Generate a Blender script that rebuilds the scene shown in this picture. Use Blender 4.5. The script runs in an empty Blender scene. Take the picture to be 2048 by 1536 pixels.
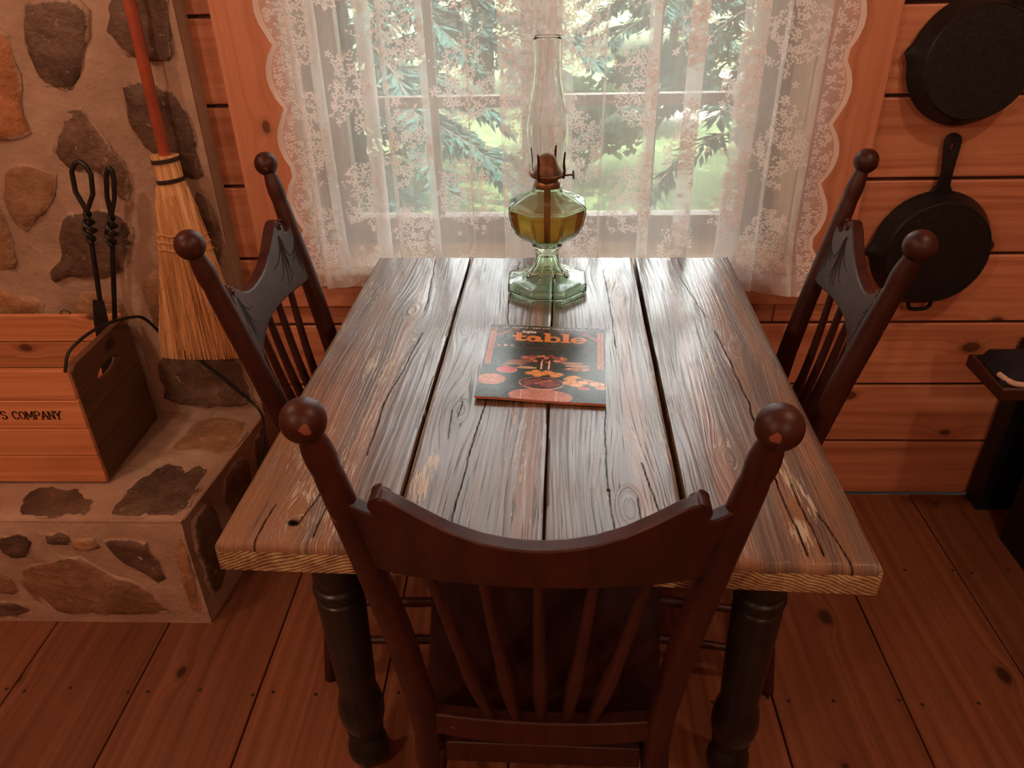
import bpy, bmesh, math, random
import numpy as np
from mathutils import Vector, Matrix
random.seed(7); rng = np.random.default_rng(7)
SC = bpy.context.scene; COL = SC.collection
PI = math.pi; R = math.radians

# ------------------------------------------------------------------ camera, sky, lights, exposure
cam_d = bpy.data.cameras.new('camera'); cam = bpy.data.objects.new('camera', cam_d); COL.objects.link(cam)
cam_d.sensor_width = 36.0; cam_d.lens = 1548.0 / 2048 * 36; cam_d.clip_start = .02
RM = ((0.999203720, -0.000855239, -0.0398897704), (0.0337304262, -0.515909634, 0.855978685), (-0.0213115828, -0.856642585, -0.515469978))
m = Matrix(((RM[0][0], -RM[0][1], -RM[0][2], 0), (RM[1][0], -RM[1][1], -RM[1][2], 0), (RM[2][0], -RM[2][1], -RM[2][2], 1.45), (0, 0, 0, 1)))
loc, rot, _ = m.decompose(); cam.location = loc; cam.rotation_euler = rot.to_euler()
SC.camera = cam
VS = SC.view_settings
VS.view_transform = 'Standard'; VS.look = 'None'; VS.gamma = 1.0; VS.use_curve_mapping = False
VS.exposure = 0.0
SC.cycles.transparent_max_bounces = 40; SC.cycles.max_bounces = 14; SC.cycles.transmission_bounces = 14
SC.cycles.diffuse_bounces = 5; SC.cycles.glossy_bounces = 5
SC.cycles.sample_clamp_indirect = 4.0; SC.cycles.caustics_refractive = True; SC.cycles.blur_glossy = .6

world = bpy.data.worlds.new('world'); SC.world = world; world.use_nodes = True
wn = world.node_tree.nodes; wl = world.node_tree.links
sky = wn.new('ShaderNodeTexSky'); sky.sky_type = 'NISHITA'; sky.sun_disc = False
sky.sun_elevation = R(52); sky.sun_rotation = R(70); sky.air_density = 1.2; sky.dust_density = 1.6
wn['Background'].inputs['Strength'].default_value = 3.3
bw = wn.new('ShaderNodeRGBToBW'); hz = wn.new('ShaderNodeMix'); hz.data_type = 'RGBA'     # hazy, nearly white sky
wl.new(sky.outputs['Color'], bw.inputs[0]); wl.new(sky.outputs['Color'], hz.inputs[6]); tint = wn.new('ShaderNodeMix'); tint.data_type = 'RGBA'; tint.blend_type = 'MULTIPLY'
hz.inputs[0].default_value = .85; wl.new(bw.outputs[0], hz.inputs[7]); tint.inputs[0].default_value = 1; tint.inputs[7].default_value = (1.03, 1.0, .93, 1)
wl.new(hz.outputs[2], tint.inputs[6]); wl.new(tint.outputs[2], wn['Background'].inputs['Color'])

def light(name, kind, loc, energy, color, **kw):
    d = bpy.data.lights.new(name, kind); d.energy = energy; d.color = color
    for k, v in kw.items():
        if k != 'aim': setattr(d, k, v)
    o = bpy.data.objects.new(name, d); COL.objects.link(o); o.location = loc
    if 'aim' in kw: o.rotation_euler = (Vector(kw['aim']) - Vector(loc)).to_track_quat('-Z', 'Y').to_euler()
    return o
light('sun', 'SUN', (6, 0, 8), 16.0, (1, .95, .86), angle=R(.6), aim=(2.4, 3.0, 0))
WARM = (1.0, .68, .47)
light('ceiling_bulb_and_fill', 'POINT', (-1.45, 0.85, 2.25), 23, WARM, shadow_soft_size=.05)
light('ceiling_bulb_and_fill', 'POINT', (0.95, 0.55, 2.3), 22, WARM, shadow_soft_size=.05)
light('ceiling_bulb_and_fill', 'POINT', (-1.35, -0.75, 2.1), 38, WARM, shadow_soft_size=.07)
light('ceiling_bulb_and_fill', 'POINT', (0.75, -1.2, 2.1), 27, WARM, shadow_soft_size=.07)  # unseen fill light added behind the camera to lift the room's shadows
pt = light('window_portal', 'AREA', (0, 2.06, 1.5), 1, (1, 1, 1), shape='RECTANGLE', size=1.2, size_y=1.7, aim=(0, 0, 1.5))
pt.data.cycles.is_portal = True

# ------------------------------------------------------------------ helpers
def lin(c):
    c = np.asarray(c, float) / 255.0
    return np.where(c <= .04045, c / 12.92, ((c + .055) / 1.055) ** 2.4)
def L3(r, g, b): return tuple(float(v) for v in lin((r, g, b)))

class MB:
    def __init__(s): s.v = []; s.f = []; s.m = []; s.mi = 0
    def add(s, vs, fs):
        o = len(s.v); s.v += [tuple(p) for p in vs]
        for f in fs: s.f.append(tuple(i + o for i in f)); s.m.append(s.mi)
        return s
    def box(s, x0, x1, y0, y1, z0, z1):
        return s.add([(x0,y0,z0),(x1,y0,z0),(x1,y1,z0),(x0,y1,z0),(x0,y0,z1),(x1,y0,z1),(x1,y1,z1),(x0,y1,z1)],
                     [(0,3,2,1),(4,5,6,7),(0,1,5,4),(1,2,6,5),(2,3,7,6),(3,0,4,7)])
    def rings(s, rings, close=True, cap0=True, cap1=True):
        n = len(rings[0]); vs = [p for r in rings for p in r]; fs = []
        for i in range(len(rings) - 1):
            for j in range(n if close else n - 1):
                k = (j + 1) % n
                fs.append((i*n+j, i*n+k, (i+1)*n+k, (i+1)*n+j))
        if cap0: fs.append(tuple(range(n - 1, -1, -1)))
        if cap1: fs.append(tuple((len(rings)-1)*n + j for j in range(n)))
        return s.add(vs, fs)
    def lathe(s, prof, n=28, c=(0, 0, 0), poly=0, blend=None, rot0=0.0, closed=False, cap=True):
        rs = []
        for i, (r, z) in enumerate(prof):
            ring = []
            for j in range(n):
                a = 2*PI*j/n; rr = r
                if poly:
                    b = blend[i] if blend else 1.0
                    t = ((a - rot0) % (2*PI/poly)) - PI/poly
                    rr = r * (1 - b + b * math.cos(PI/poly) / math.cos(t))
                ring.append((c[0] + rr*math.cos(a), c[1] + rr*math.sin(a), c[2] + z))
            rs.append(ring)
        if closed: rs.append(rs[0])
        return s.rings(rs, True, cap and not closed, cap and not closed)
    def tube(s, pts, rad, n=10, flat=None, up=None):
        pts = [Vector(p) for p in pts]
        rad = [rad]*len(pts) if not hasattr(rad, '__len__') else rad
        rs = []; ref = None
        for i, p in enumerate(pts):
            t = (pts[min(i+1, len(pts)-1)] - pts[max(i-1, 0)]).normalized()
            if ref is None:
                ref = Vector(up) if up else (Vector((0,0,1)) if abs(t.z) < .9 else Vector((1,0,0)))
            a = (ref - t*ref.dot(t)).normalized(); b = t.cross(a); ref = a
            k = flat if flat else 1.0
            rs.append([tuple(p + a*(rad[i]*k*math.cos(2*PI*j/n)) + b*(rad[i]*math.sin(2*PI*j/n))) for j in range(n)])
        return s.rings(rs)
    def sphere(s, c, r, n=16, m=10, sq=(1,1,1)):
        rs = []
        for i in range(1, m):
            a = PI*i/m
            rs.append([(c[0]+sq[0]*r*math.sin(a)*math.cos(2*PI*j/n), c[1]+sq[1]*r*math.sin(a)*math.sin(2*PI*j/n), c[2]-sq[2]*r*math.cos(a)) for j in range(n)])
        return s.rings(rs)
    def plate(s, outline, holes, z0, z1, f=lambda x, y, z: (x, y, z)):
        bm = bmesh.new(); es = []
        for lp in [outline] + holes:
            vs = [bm.verts.new((x, y, 0)) for x, y in lp]
            es += [bm.edges.new((vs[i], vs[(i+1) % len(vs)])) for i in range(len(vs))]
        bmesh.ops.triangle_fill(bm, edges=es, use_beauty=True, use_dissolve=False)
        bm.verts.index_update()
        co = [(v.co.x, v.co.y) for v in bm.verts]; n = len(co)
        tris = [[v.index for v in fc.verts] if fc.normal.z > 0 else [v.index for v in fc.verts][::-1] for fc in bm.faces]
        bm.free()
        vs = [f(x, y, z1) for x, y in co] + [f(x, y, z0) for x, y in co]
        fs = [tuple(t) for t in tris] + [tuple(i + n for i in t[::-1]) for t in tris]
        o = 0
        for lp in [outline] + holes:
            k = len(lp)
            for i in range(k): fs.append((o+i, o+(i+1) % k, n+o+(i+1) % k, n+o+i))
            o += k
        return s.add(vs, fs)
    def mesh(s, name, angle=40):
        me = bpy.data.meshes.new(name); me.from_pydata(s.v, [], s.f)
        if any(s.m): me.polygons.foreach_set('material_index', s.m)
        bm = bmesh.new(); bm.from_mesh(me); bmesh.ops.recalc_face_normals(bm, faces=bm.faces); bm.to_mesh(me); bm.free()
        me.polygons.foreach_set('use_smooth', [True]*len(me.polygons)); me.set_sharp_from_angle(angle=R(angle))
        me.update(); return me
    def build(s, name, mat, parent=None, bevel=0, seg=2, angle=40, loc=None, rot=None):
        return link(name, s.mesh(name, angle), mat, parent, bevel, seg, loc, rot)

def link(name, me, mat, parent=None, bevel=0, seg=2, loc=None, rot=None):
    o = bpy.data.objects.new(name, me); COL.objects.link(o)
    if not me.materials:
        for q in (mat if isinstance(mat, (list, tuple)) else [mat]): me.materials.append(q)
    if parent: o.parent = parent
    if loc: o.location = loc
    if rot: o.rotation_euler = rot
    if bevel:
        b = o.modifiers.new('bevel', 'BEVEL'); b.width = bevel; b.segments = seg; b.limit_method = 'ANGLE'; b.angle_limit = R(35)
        b.harden_normals = False
    return o
def tag(o, label=None, cat=None, group=None, kind=None):
    for k, v in (('label', label), ('category', cat), ('group', group), ('kind', kind)):
        if v: o[k] = v
    return o
def thing(name, label, cat, loc=(0, 0, 0), rz=0, group=None):
    o = bpy.data.objects.new(name, None); COL.objects.link(o); o.location = loc; o.rotation_euler = (0, 0, rz); o.empty_display_size = .05
    return tag(o, label, cat, group)
def setting(name, loc=(0, 0, 0)):
    o = bpy.data.objects.new(name, None); COL.objects.link(o); o.location = loc; return tag(o, kind='structure')
def copy_tree(o, parent=None):
    c = o.copy(); COL.objects.link(c)
    if parent: c.parent = parent
    for ch in list(o.children): copy_tree(ch, c)
    return c

# numpy value noise
_T = rng.random((256, 256))
def vn(x, y):
    x = np.asarray(x, float); y = np.asarray(y, float)
    xi = np.floor(x).astype(int); yi = np.floor(y).astype(int); fx = x - xi; fy = y - yi
    fx = fx*fx*(3-2*fx); fy = fy*fy*(3-2*fy)
    a = _T[xi % 256, yi % 256]; b = _T[(xi+1) % 256, yi % 256]; c = _T[xi % 256, (yi+1) % 256]; d = _T[(xi+1) % 256, (yi+1) % 256]
    return (a*(1-fx)+b*fx)*(1-fy) + (c*(1-fx)+d*fx)*fy
def fbm(x, y, o=3): return sum(vn(x*2**i + 17*i, y*2**i + 31*i)/2**i for i in range(o)) / sum(.5**i for i in range(o))

# ------------------------------------------------------------------ materials
class NT:
    def __init__(s, name):
        s.mat = bpy.data.materials.new(name); s.mat.use_nodes = True; s.t = s.mat.node_tree
        s.b = s.t.nodes['Principled BSDF']; s.out = s.t.nodes['Material Output']
    def n(s, typ, ins=None, **props):
        nd = s.t.nodes.new(typ)
        for k, v in props.items(): setattr(nd, k, v)
        for k, v in (ins or {}).items(): s.set(nd.inputs[k], v)
        return nd
    def set(s, sock, v):
        if isinstance(v, bpy.types.NodeSocket): s.t.links.new(v, sock)
        elif isinstance(v, bpy.types.Node): s.t.links.new(v.outputs[0], sock)
        else:
            if sock.type == 'RGBA' and len(v) == 3: v = (*v, 1)
            sock.default_value = v
    def math(s, op, a, b=0.0, c=None, clamp=False):
        nd = s.n('ShaderNodeMath', operation=op, use_clamp=clamp)
        s.set(nd.inputs[0], a); s.set(nd.inputs[1], b)
        if c is not None: s.set(nd.inputs[2], c)
        return nd.outputs[0]
    def sstep(s, x, a, b, lo=0.0, hi=1.0):
        nd = s.n('ShaderNodeMapRange', interpolation_type='SMOOTHSTEP', ins={'Value': x, 'From Min': a, 'From Max': b, 'To Min': lo, 'To Max': hi}); return nd.outputs[0]
    def mix(s, fac, a, b, mode='MIX'):
        nd = s.n('ShaderNodeMix', data_type='RGBA', blend_type=mode); s.set(nd.inputs[0], fac); s.set(nd.inputs[6], a); s.set(nd.inputs[7], b); return nd.outputs[2]
    def ramp(s, fac, stops):
        nd = s.n('ShaderNodeValToRGB', {'Fac': fac}); e = nd.color_ramp.elements
        while len(e) < len(stops): e.new(0)
        for q, (p, c) in zip(e, stops): q.position = p; q.color = (*c, 1)
        return nd.outputs[0]
    def xyz(s, x, y, z=0.0): return s.n('ShaderNodeCombineXYZ', {0: x, 1: y, 2: z}).outputs[0]
    def sep(s, v): o = s.n('ShaderNodeSeparateXYZ', {0: v}).outputs; return o[0], o[1], o[2]
    def noise(s, vec, scale=1.0, detail=3, rough=.5, dim='3D', dist=0.0):
        return s.n('ShaderNodeTexNoise', {'Vector': vec, 'Scale': scale, 'Detail': detail, 'Roughness': rough, 'Distortion': dist}, noise_dimensions=dim).outputs[0]
    def bump(s, h, strength=.3, dist=.01, normal=None):
        ins = {'Height': h, 'Strength': strength, 'Distance': dist}
        if normal: ins['Normal'] = normal
        return s.n('ShaderNodeBump', ins).outputs[0]
    def obj(s): return s.n('ShaderNodeTexCoord').outputs['Object']
    def uv(s, name): return s.n('ShaderNodeUVMap', uv_map=name).outputs[0]
    def rnd(s): return s.n('ShaderNodeObjectInfo').outputs['Random']
    def P(s, **kw):
        for k, v in kw.items(): s.set(s.b.inputs[{'color': 'Base Color', 'rough': 'Roughness', 'metal': 'Metallic', 'normal': 'Normal', 'trans': 'Transmission Weight', 'ior': 'IOR', 'alpha': 'Alpha', 'spec': 'Specular IOR Level', 'coat': 'Coat Weight', 'coatr': 'Coat Roughness'}[k]], v)
        return s.mat

def plain(name, c, rough=.5, metal=0.0, var=.15, scale=20, bump=0.0, spec=.5):
    t = NT(name); o = t.obj(); n = t.noise(o, scale, 4)
    c2 = tuple(min(1, v*(1+var*2)) for v in c); c1 = tuple(v*(1-var*2) for v in c)
    t.P(color=t.ramp(n, [(.3, c1), (.7, c2)]), rough=rough, metal=metal, spec=spec)
    if bump: t.P(normal=t.bump(t.noise(o, scale*3, 4), bump, .004))
    return t.mat

def pine(name, dark, mid, light, rough=.42, knots=.55, rv=.25, kscale=2.6):
    # boards: length along local X, width along local Y
    t = NT(name); x, y, z = t.sep(t.obj()); r = t.rnd()
    x = t.math('ADD', x, t.math('MULTIPLY', r, 41.3)); yy = t.math('ADD', y, t.math('MULTIPLY', r, 13.7))
    kv = t.xyz(t.math('MULTIPLY', x, 1.0), t.math('MULTIPLY', yy, 1.6))
    vo = t.n('ShaderNodeTexVoronoi', {'Vector': kv, 'Scale': kscale, 'Randomness': 1.0}, voronoi_dimensions='2D')
    cr = t.sep(vo.outputs['Color'])
    dk = t.math('DIVIDE', vo.outputs['Distance'], kscale)
    dk = t.math('ADD', dk, t.math('MULTIPLY', t.math('GREATER_THAN', cr[0], knots), 1.0))
    size = t.math('MULTIPLY_ADD', cr[1], .016, .007)
    e = t.math('POWER', 2.718, t.math('MULTIPLY', t.math('POWER', t.math('DIVIDE', dk, .045), 2.0), -1.0))
    low = t.noise(t.xyz(t.math('MULTIPLY', x, 1.1), t.math('MULTIPLY', yy, 3.0)), 1.0, 2)
    g = t.math('ADD', t.math('ADD', yy, t.math('MULTIPLY', e, .03)), t.math('MULTIPLY', low, .05))
    gr = t.noise(t.xyz(t.math('MULTIPLY', x, .7), t.math('MULTIPLY', g, 55.0)), 1.0, 3, .55)
    fine = t.noise(t.xyz(t.math('MULTIPLY', x, 6.0), t.math('MULTIPLY', g, 420.0)), 1.0, 2)
    blot = t.noise(t.xyz(t.math('MULTIPLY', x, 2.2), t.math('MULTIPLY', yy, 7.0)), 1.0, 3)
    c = t.ramp(t.math('ADD', t.math('MULTIPLY', gr, .75), t.math('MULTIPLY', blot, .25)), [(.32, dark), (.5, mid), (.66, light)])
    c = t.mix(t.sstep(fine, .55, .75, 0, .25), c, dark)
    c = t.mix(t.sstep(blot, .5, .8, 0, .35), c, tuple(v*.6 for v in dark))
    kd = t.math('SUBTRACT', dk, size)
    km = t.sstep(kd, -.003, .003, 1, 0)
    c = t.mix(t.sstep(kd, 0, .02, .45, 0), c, tuple(v*.5 for v in dark))
    c = t.mix(t.math('MULTIPLY', km, .85), c, tuple(v*.22 for v in dark))
    hs = t.n('ShaderNodeHueSaturation', {'Color': c, 'Value': t.math('MULTIPLY_ADD', r, rv, 1-rv/2)})
    return t.P(color=hs.outputs[0], rough=t.math('MULTIPLY_ADD', gr, .2, rough-.1), normal=t.bump(t.math('ADD', gr, t.math('MULTIPLY', fine, .3)), .18, .003))

M = {}
M['wall'] = pine('orange_pine', (.36, .135, .066), (.50, .22, .118), (.58, .275, .155), .42)
M['casing'] = pine('casing_pine', (.44, .185, .095), (.52, .23, .125), (.57, .265, .15), .42, .35, .12)
M['floor'] = pine('floor_pine', (.125, .045, .021), (.185, .072, .035), (.24, .10, .048), .38, .6, .35, 2.2)
M['crate'] = pine('crate_pine', (.40, .15, .06), (.56, .235, .10), (.64, .29, .13), .55, .3, .2, 4)
M['crate_end'] = pine('crate_end_wood', (.055, .024, .012), (.10, .045, .02), (.145, .07, .034), .5, .3, .1, 4)
M['frame'] = pine('window_frame_wood', (.17, .115, .075), (.23, .16, .105), (.28, .20, .14), .5, .2, .1)
M['sill'] = pine('sill_wood', (.55, .38, .22), (.66, .49, .31), (.72, .56, .38), .4, .3, .1)
M['dark_gap'] = plain('dark_gap', (.05, .018, .008), .8)
M['iron'] = plain('cast_iron', (.006, .0055, .0055), .5, 0, .2, 40, .25, .35)
M['black'] = plain('black_metal', (.010, .009, .009), .45, 0, .2, 30, .1)
M['cable'] = plain('black_rubber', (.008, .007, .007), .5)
M['blackpaint'] = plain('black_lacquer', (.004, .004, .005), .5)
M['navy'] = plain('navy_cloth', (.006, .008, .017), .85, 0, .2, 60, .2)
M['cream'] = plain('cream_hem', (.55, .42, .30), .8)
M['brownbox'] = plain('dark_stained_board', (.05, .016, .008), .45)
M['legpaint'] = plain('black_green_paint', (.0095, .0105, .008), .34, 0, .25, 14, .08)
M['nail'] = plain('nail_iron', (.012, .008, .006), .6)
M['ink'] = plain('stencil_ink', (.03, .010, .005), .8, 0, .3, 120)
M['brass'] = plain('aged_brass', (.26, .15, .08), .40, .7, .25, 60, .08)
M['brass_dark'] = plain('dark_brass_prong', (.05, .018, .010), .45, .6)
M['wick'] = plain('cotton_wick', (.35, .16, .08), .9)
M['red_stick'] = plain('red_varnished_handle', (.30, .065, .030), .3, 0, .12, 12)
M['twine'] = plain('broom_stitching', (.62, .34, .15), .8)
M['wire'] = plain('binding_wire', (.06, .045, .035), .45, .5)
M['groove'] = plain('carved_groove', (.012, .005, .004), .8)
M['paper'] = plain('magazine_paper', (.55, .22, .14), .6)
M['trunk'] = plain('bark', (.09, .065, .045), .9, 0, .3, 8, .4)

def straw():
    t = NT('broom_straw'); x, y, z = t.sep(t.obj())
    a = t.math('MULTIPLY', t.math('DIVIDE', x, t.math('MULTIPLY_ADD', z, -.9, .45)), 1.0)
    n = t.noise(t.xyz(t.math('MULTIPLY', a, 150), t.math('MULTIPLY', z, 4), t.math('MULTIPLY', y, 30)), 1, 2)
    return t.P(color=t.ramp(n, [(.3, (.34, .16, .06)), (.5, (.68, .40, .17)), (.7, (.82, .54, .27))]), rough=.6, normal=t.bump(n, .7, .004))
M['straw'] = straw()

def chairwood():
    t = NT('dark_red_chair_wood'); o = t.obj(); x, y, z = t.sep(o)
    n = t.noise(t.xyz(t.math('MULTIPLY', x, 40), t.math('MULTIPLY', y, 40), t.math('MULTIPLY', z, 5)), 1, 3)
    big = t.noise(o, 7, 3)
    c = t.ramp(n, [(.3, (.028, .0075, .005)), (.7, (.056, .0145, .0085))])
    c = t.mix(t.sstep(big, .5, .75, 0, .5), c, (.018, .006, .005))
    cp = t.n('ShaderNodeVectorMath', {0: t.xyz(t.math('ABSOLUTE', x), y, z), 1: (.219, -.1335, 1.0405)}, operation='SUBTRACT').outputs[0]
    cd_ = t.n('ShaderNodeVectorMath', {0: cp}, operation='LENGTH').outputs['Value']
    chip = t.math('MAXIMUM', t.sstep(t.noise(o, 45, 2), .75, .77), t.sstep(t.math('ADD', cd_, t.math('MULTIPLY', t.noise(o, 130, 2), .012)), 0.0120, .0110))
    c = t.mix(t.math('MULTIPLY', chip, .8), c, (.24, .085, .05))
    return t.P(color=c, rough=t.math('MULTIPLY_ADD', big, .2, .34), normal=t.bump(n, .12, .002), spec=.32)
M['chair'] = chairwood()
def seatwood():
    t = NT('chair_seat_wood'); o = t.obj(); n = t.noise(t.xyz(*[t.math('MULTIPLY', q, k) for q, k in zip(t.sep(o), (30, 3, 3))]), 1, 4)
    return t.P(color=t.ramp(n, [(.3, (.026, .008, .005)), (.7, (.055, .017, .010))]), rough=.42)
M['seat'] = seatwood()

def stone(name, dark, mid, light):
    t = NT(name); o = t.obj(); r = t.rnd()
    v = t.n('ShaderNodeVectorMath', {0: o, 1: t.xyz(t.math('MULTIPLY', r, 9), t.math('MULTIPLY', r, 5), 0)}, operation='ADD').outputs[0]
    n = t.noise(v, 16, 6, .65); big = t.noise(v, 5, 3)
    c = t.ramp(t.math('ADD', t.math('MULTIPLY', n, .6), t.math('MULTIPLY', big, .4)), [(.35, dark), (.52, mid), (.68, light)])
    c = t.mix(t.sstep(t.noise(v, 55, 2), .66, .72, 0, .55), c, (.42, .30, .22))
    hs = t.n('ShaderNodeHueSaturation', {'Color': c, 'Value': t.math('MULTIPLY_ADD', r, .5, .75)})
    rim = t.n('ShaderNodeAttribute', attribute_name='rim').outputs['Fac']
    smear = t.sstep(t.math('ADD', rim, t.math('MULTIPLY_ADD', t.noise(v, 26, 4, .65), 1.6, -.8)), .55, .75, 0, .92)
    cc = t.mix(smear, hs.outputs[0], t.ramp(t.noise(o, 6, 5, .6), [(.3, (.28, .185, .125)), (.7, (.43, .31, .22))]))
    return t.P(color=cc, rough=.62, normal=t.bump(t.math('ADD', n, t.math('MULTIPLY', t.noise(v, 60, 3), .4)), .8, .012))
M['stone_dark'] = stone('dark_fieldstone', (.055, .032, .020), (.125, .074, .046), (.22, .14, .09))
M['stone_tan'] = stone('tan_fieldstone', (.16, .085, .04), (.27, .15, .075), (.36, .22, .12))
M['stone_rust'] = stone('rust_fieldstone', (.20, .085, .03), (.33, .14, .055), (.40, .21, .10))
def mortar():
    t = NT('beige_mortar'); o = t.obj(); n = t.noise(o, 6, 5, .6); f = t.noise(o, 45, 4, .6)
    c = t.ramp(n, [(.3, (.28, .185, .125)), (.7, (.43, .31, .22))])
    return t.P(color=c, rough=.85, normal=t.bump(t.math('ADD', n, t.math('MULTIPLY', f, .25)), .7, .02))
M['mortar'] = mortar()

def tablewood():
    t = NT('weathered_table_wood'); g, y, _ = t.sep(t.uv('grain')); r = t.rnd()
    s, yy, _ = t.sep(t.uv('flat'))
    at = t.n('ShaderNodeAttribute', attribute_name='mask'); mr, mg, mb = t.sep(at.outputs['Color'])
    off = t.math('MULTIPLY', r, 19.0)
    n1 = t.noise(t.xyz(t.math('MULTIPLY', g, 78), t.math('MULTIPLY', y, 1.1), off), 1, 2, .5)
    n2 = t.noise(t.xyz(t.math('MULTIPLY', g, 300), t.math('MULTIPLY', y, 5), off), 1, 3, .6)
    lowf = t.noise(t.xyz(t.math('MULTIPLY', s, 9), t.math('MULTIPLY', yy, 2.5), off), 1, 3)
    rings = t.n('ShaderNodeMath', {0: t.math('MULTIPLY', t.math('MULTIPLY_ADD', n1, .022, g), 760.0)}, operation='SINE').outputs[0]
    rings = t.math('MULTIPLY_ADD', rings, .5, .5)
    c = t.ramp(t.math('ADD', t.math('MULTIPLY', n1, .7), t.math('MULTIPLY', n2, .3)), [(.30, (.038, .021, .012)), (.48, (.098, .057, .032)), (.66, (.185, .113, .060))])
    c = t.mix(t.math('MULTIPLY', t.sstep(rings, .55, .95, 0, .75), t.sstep(n1, .30, .60)), c, (.030, .014, .008))
    c = t.mix(t.sstep(lowf, .40, .70, 0, .50), c, (.15, .115, .085))
    c = t.mix(t.sstep(mb, .3, .9, 0, .62), c, (.26, .125, .052))
    fineck = t.sstep(t.noise(t.xyz(t.math('MULTIPLY', g, 520), t.math('MULTIPLY', y, 9), off), 1, 2), .60, .68)
    c = t.mix(t.math('MULTIPLY', fineck, .85), c, (.012, .006, .004))
    pn = t.noise(t.xyz(t.math('MULTIPLY', g, 330), t.math('MULTIPLY', y, 22), off), 1, 3, .6)
    pm = t.math('MULTIPLY', t.sstep(t.math('ADD', pn, t.math('MULTIPLY', mg, .32)), .765, .79), t.sstep(mg, .05, .25))
    c = t.mix(t.math('MULTIPLY', pm, .85), c, (.42, .40, .27))
    c = t.mix(mr, c, (.006, .004, .003))
    h = t.math('ADD', t.math('ADD', t.math('MULTIPLY', rings, .16), t.math('MULTIPLY', n2, .7)), t.math('MULTIPLY', pm, .5))
    h = t.math('SUBTRACT', h, t.math('MULTIPLY', fineck, 1.0))
    rough = t.math('ADD', t.math('MULTIPLY_ADD', n2, .16, .27), t.math('ADD', t.math('MULTIPLY', pm, .25), t.sstep(yy, .022, .004, 0, .25)))
    t.P(color=c, rough=rough, normal=t.bump(h, .36, .0016), spec=.6, coatr=.15)
    edge = t.math('MULTIPLY', t.sstep(yy, .004, .022), t.sstep(yy, .998, .985))
    t.P(spec=t.math('MULTIPLY', t.math('SUBTRACT', 1.0, mr), .6))
    t.P(coat=t.math('MULTIPLY', t.math('MULTIPLY', edge, t.math('SUBTRACT', 1.0, mr)), t.math('SUBTRACT', .72, t.math('MULTIPLY', fineck, .5))))
    t.set(t.b.inputs['Coat Normal'], t.bump(h, .16, .0016))
    t.b.inputs['Coat IOR'].default_value = 1.62
    return t.mat
M['table'] = tablewood()
def endgrain():
    t = NT('worn_end_grain'); o = t.obj(); x, y, z = t.sep(o); r = t.rnd()
    v = t.xyz(x, t.math('MULTIPLY', y, .2), t.math('ADD', z, .09))
    d = t.n('ShaderNodeVectorMath', {0: v}, operation='LENGTH').outputs['Value']
    w = t.math('SINE', t.math('MULTIPLY', t.math('ADD', d, t.math('MULTIPLY', t.noise(o, 12, 2), .02)), 1300))
    n = t.noise(o, 40, 5, .7)
    c = t.ramp(t.math('ADD', t.math('MULTIPLY_ADD', w, .03, .08), t.math('ADD', t.math('MULTIPLY', n, .6), t.math('MULTIPLY', t.noise(o, 9, 3), .28))), [(.30, (.05, .022, .010)), (.45, (.20, .105, .045)), (.60, (.42, .32, .15))])
    return t.P(color=c, rough=.7, normal=t.bump(t.math('ADD', n, t.math('MULTIPLY', w, .15)), .8, .006))
M['endgrain'] = endgrain()

def glass(name, c, rough=0.0, ior=1.48):
    t = NT(name); return t.P(color=c, rough=rough, trans=1.0, ior=ior)
M['green_glass'] = glass('pale_green_glass', (.80, .99, .81))
M['clear_glass'] = glass('clear_lamp_glass', (.97, .97, .96), 0, 1.45)
M['oil'] = glass('amber_lamp_oil', (.90, .40, .085), .12, 1.40); M['oil'].node_tree.nodes['Principled BSDF'].inputs['Transmission Weight'].default_value = .72
def pane():
    t = NT('window_pane'); t.t.nodes.remove(t.b)
    f = t.n('ShaderNodeFresnel', {'IOR': 1.45}); tr = t.n('ShaderNodeBsdfTransparent', {'Color': (.95, .97, .96)}); gl = t.n('ShaderNodeBsdfGlossy', {'Roughness': .02})
    mx = t.n('ShaderNodeMixShader', {0: f.outputs[0], 1: tr.outputs[0], 2: gl.outputs[0]}); t.set(t.out.inputs[0], mx.outputs[0]); return t.mat
M['pane'] = pane()

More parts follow.
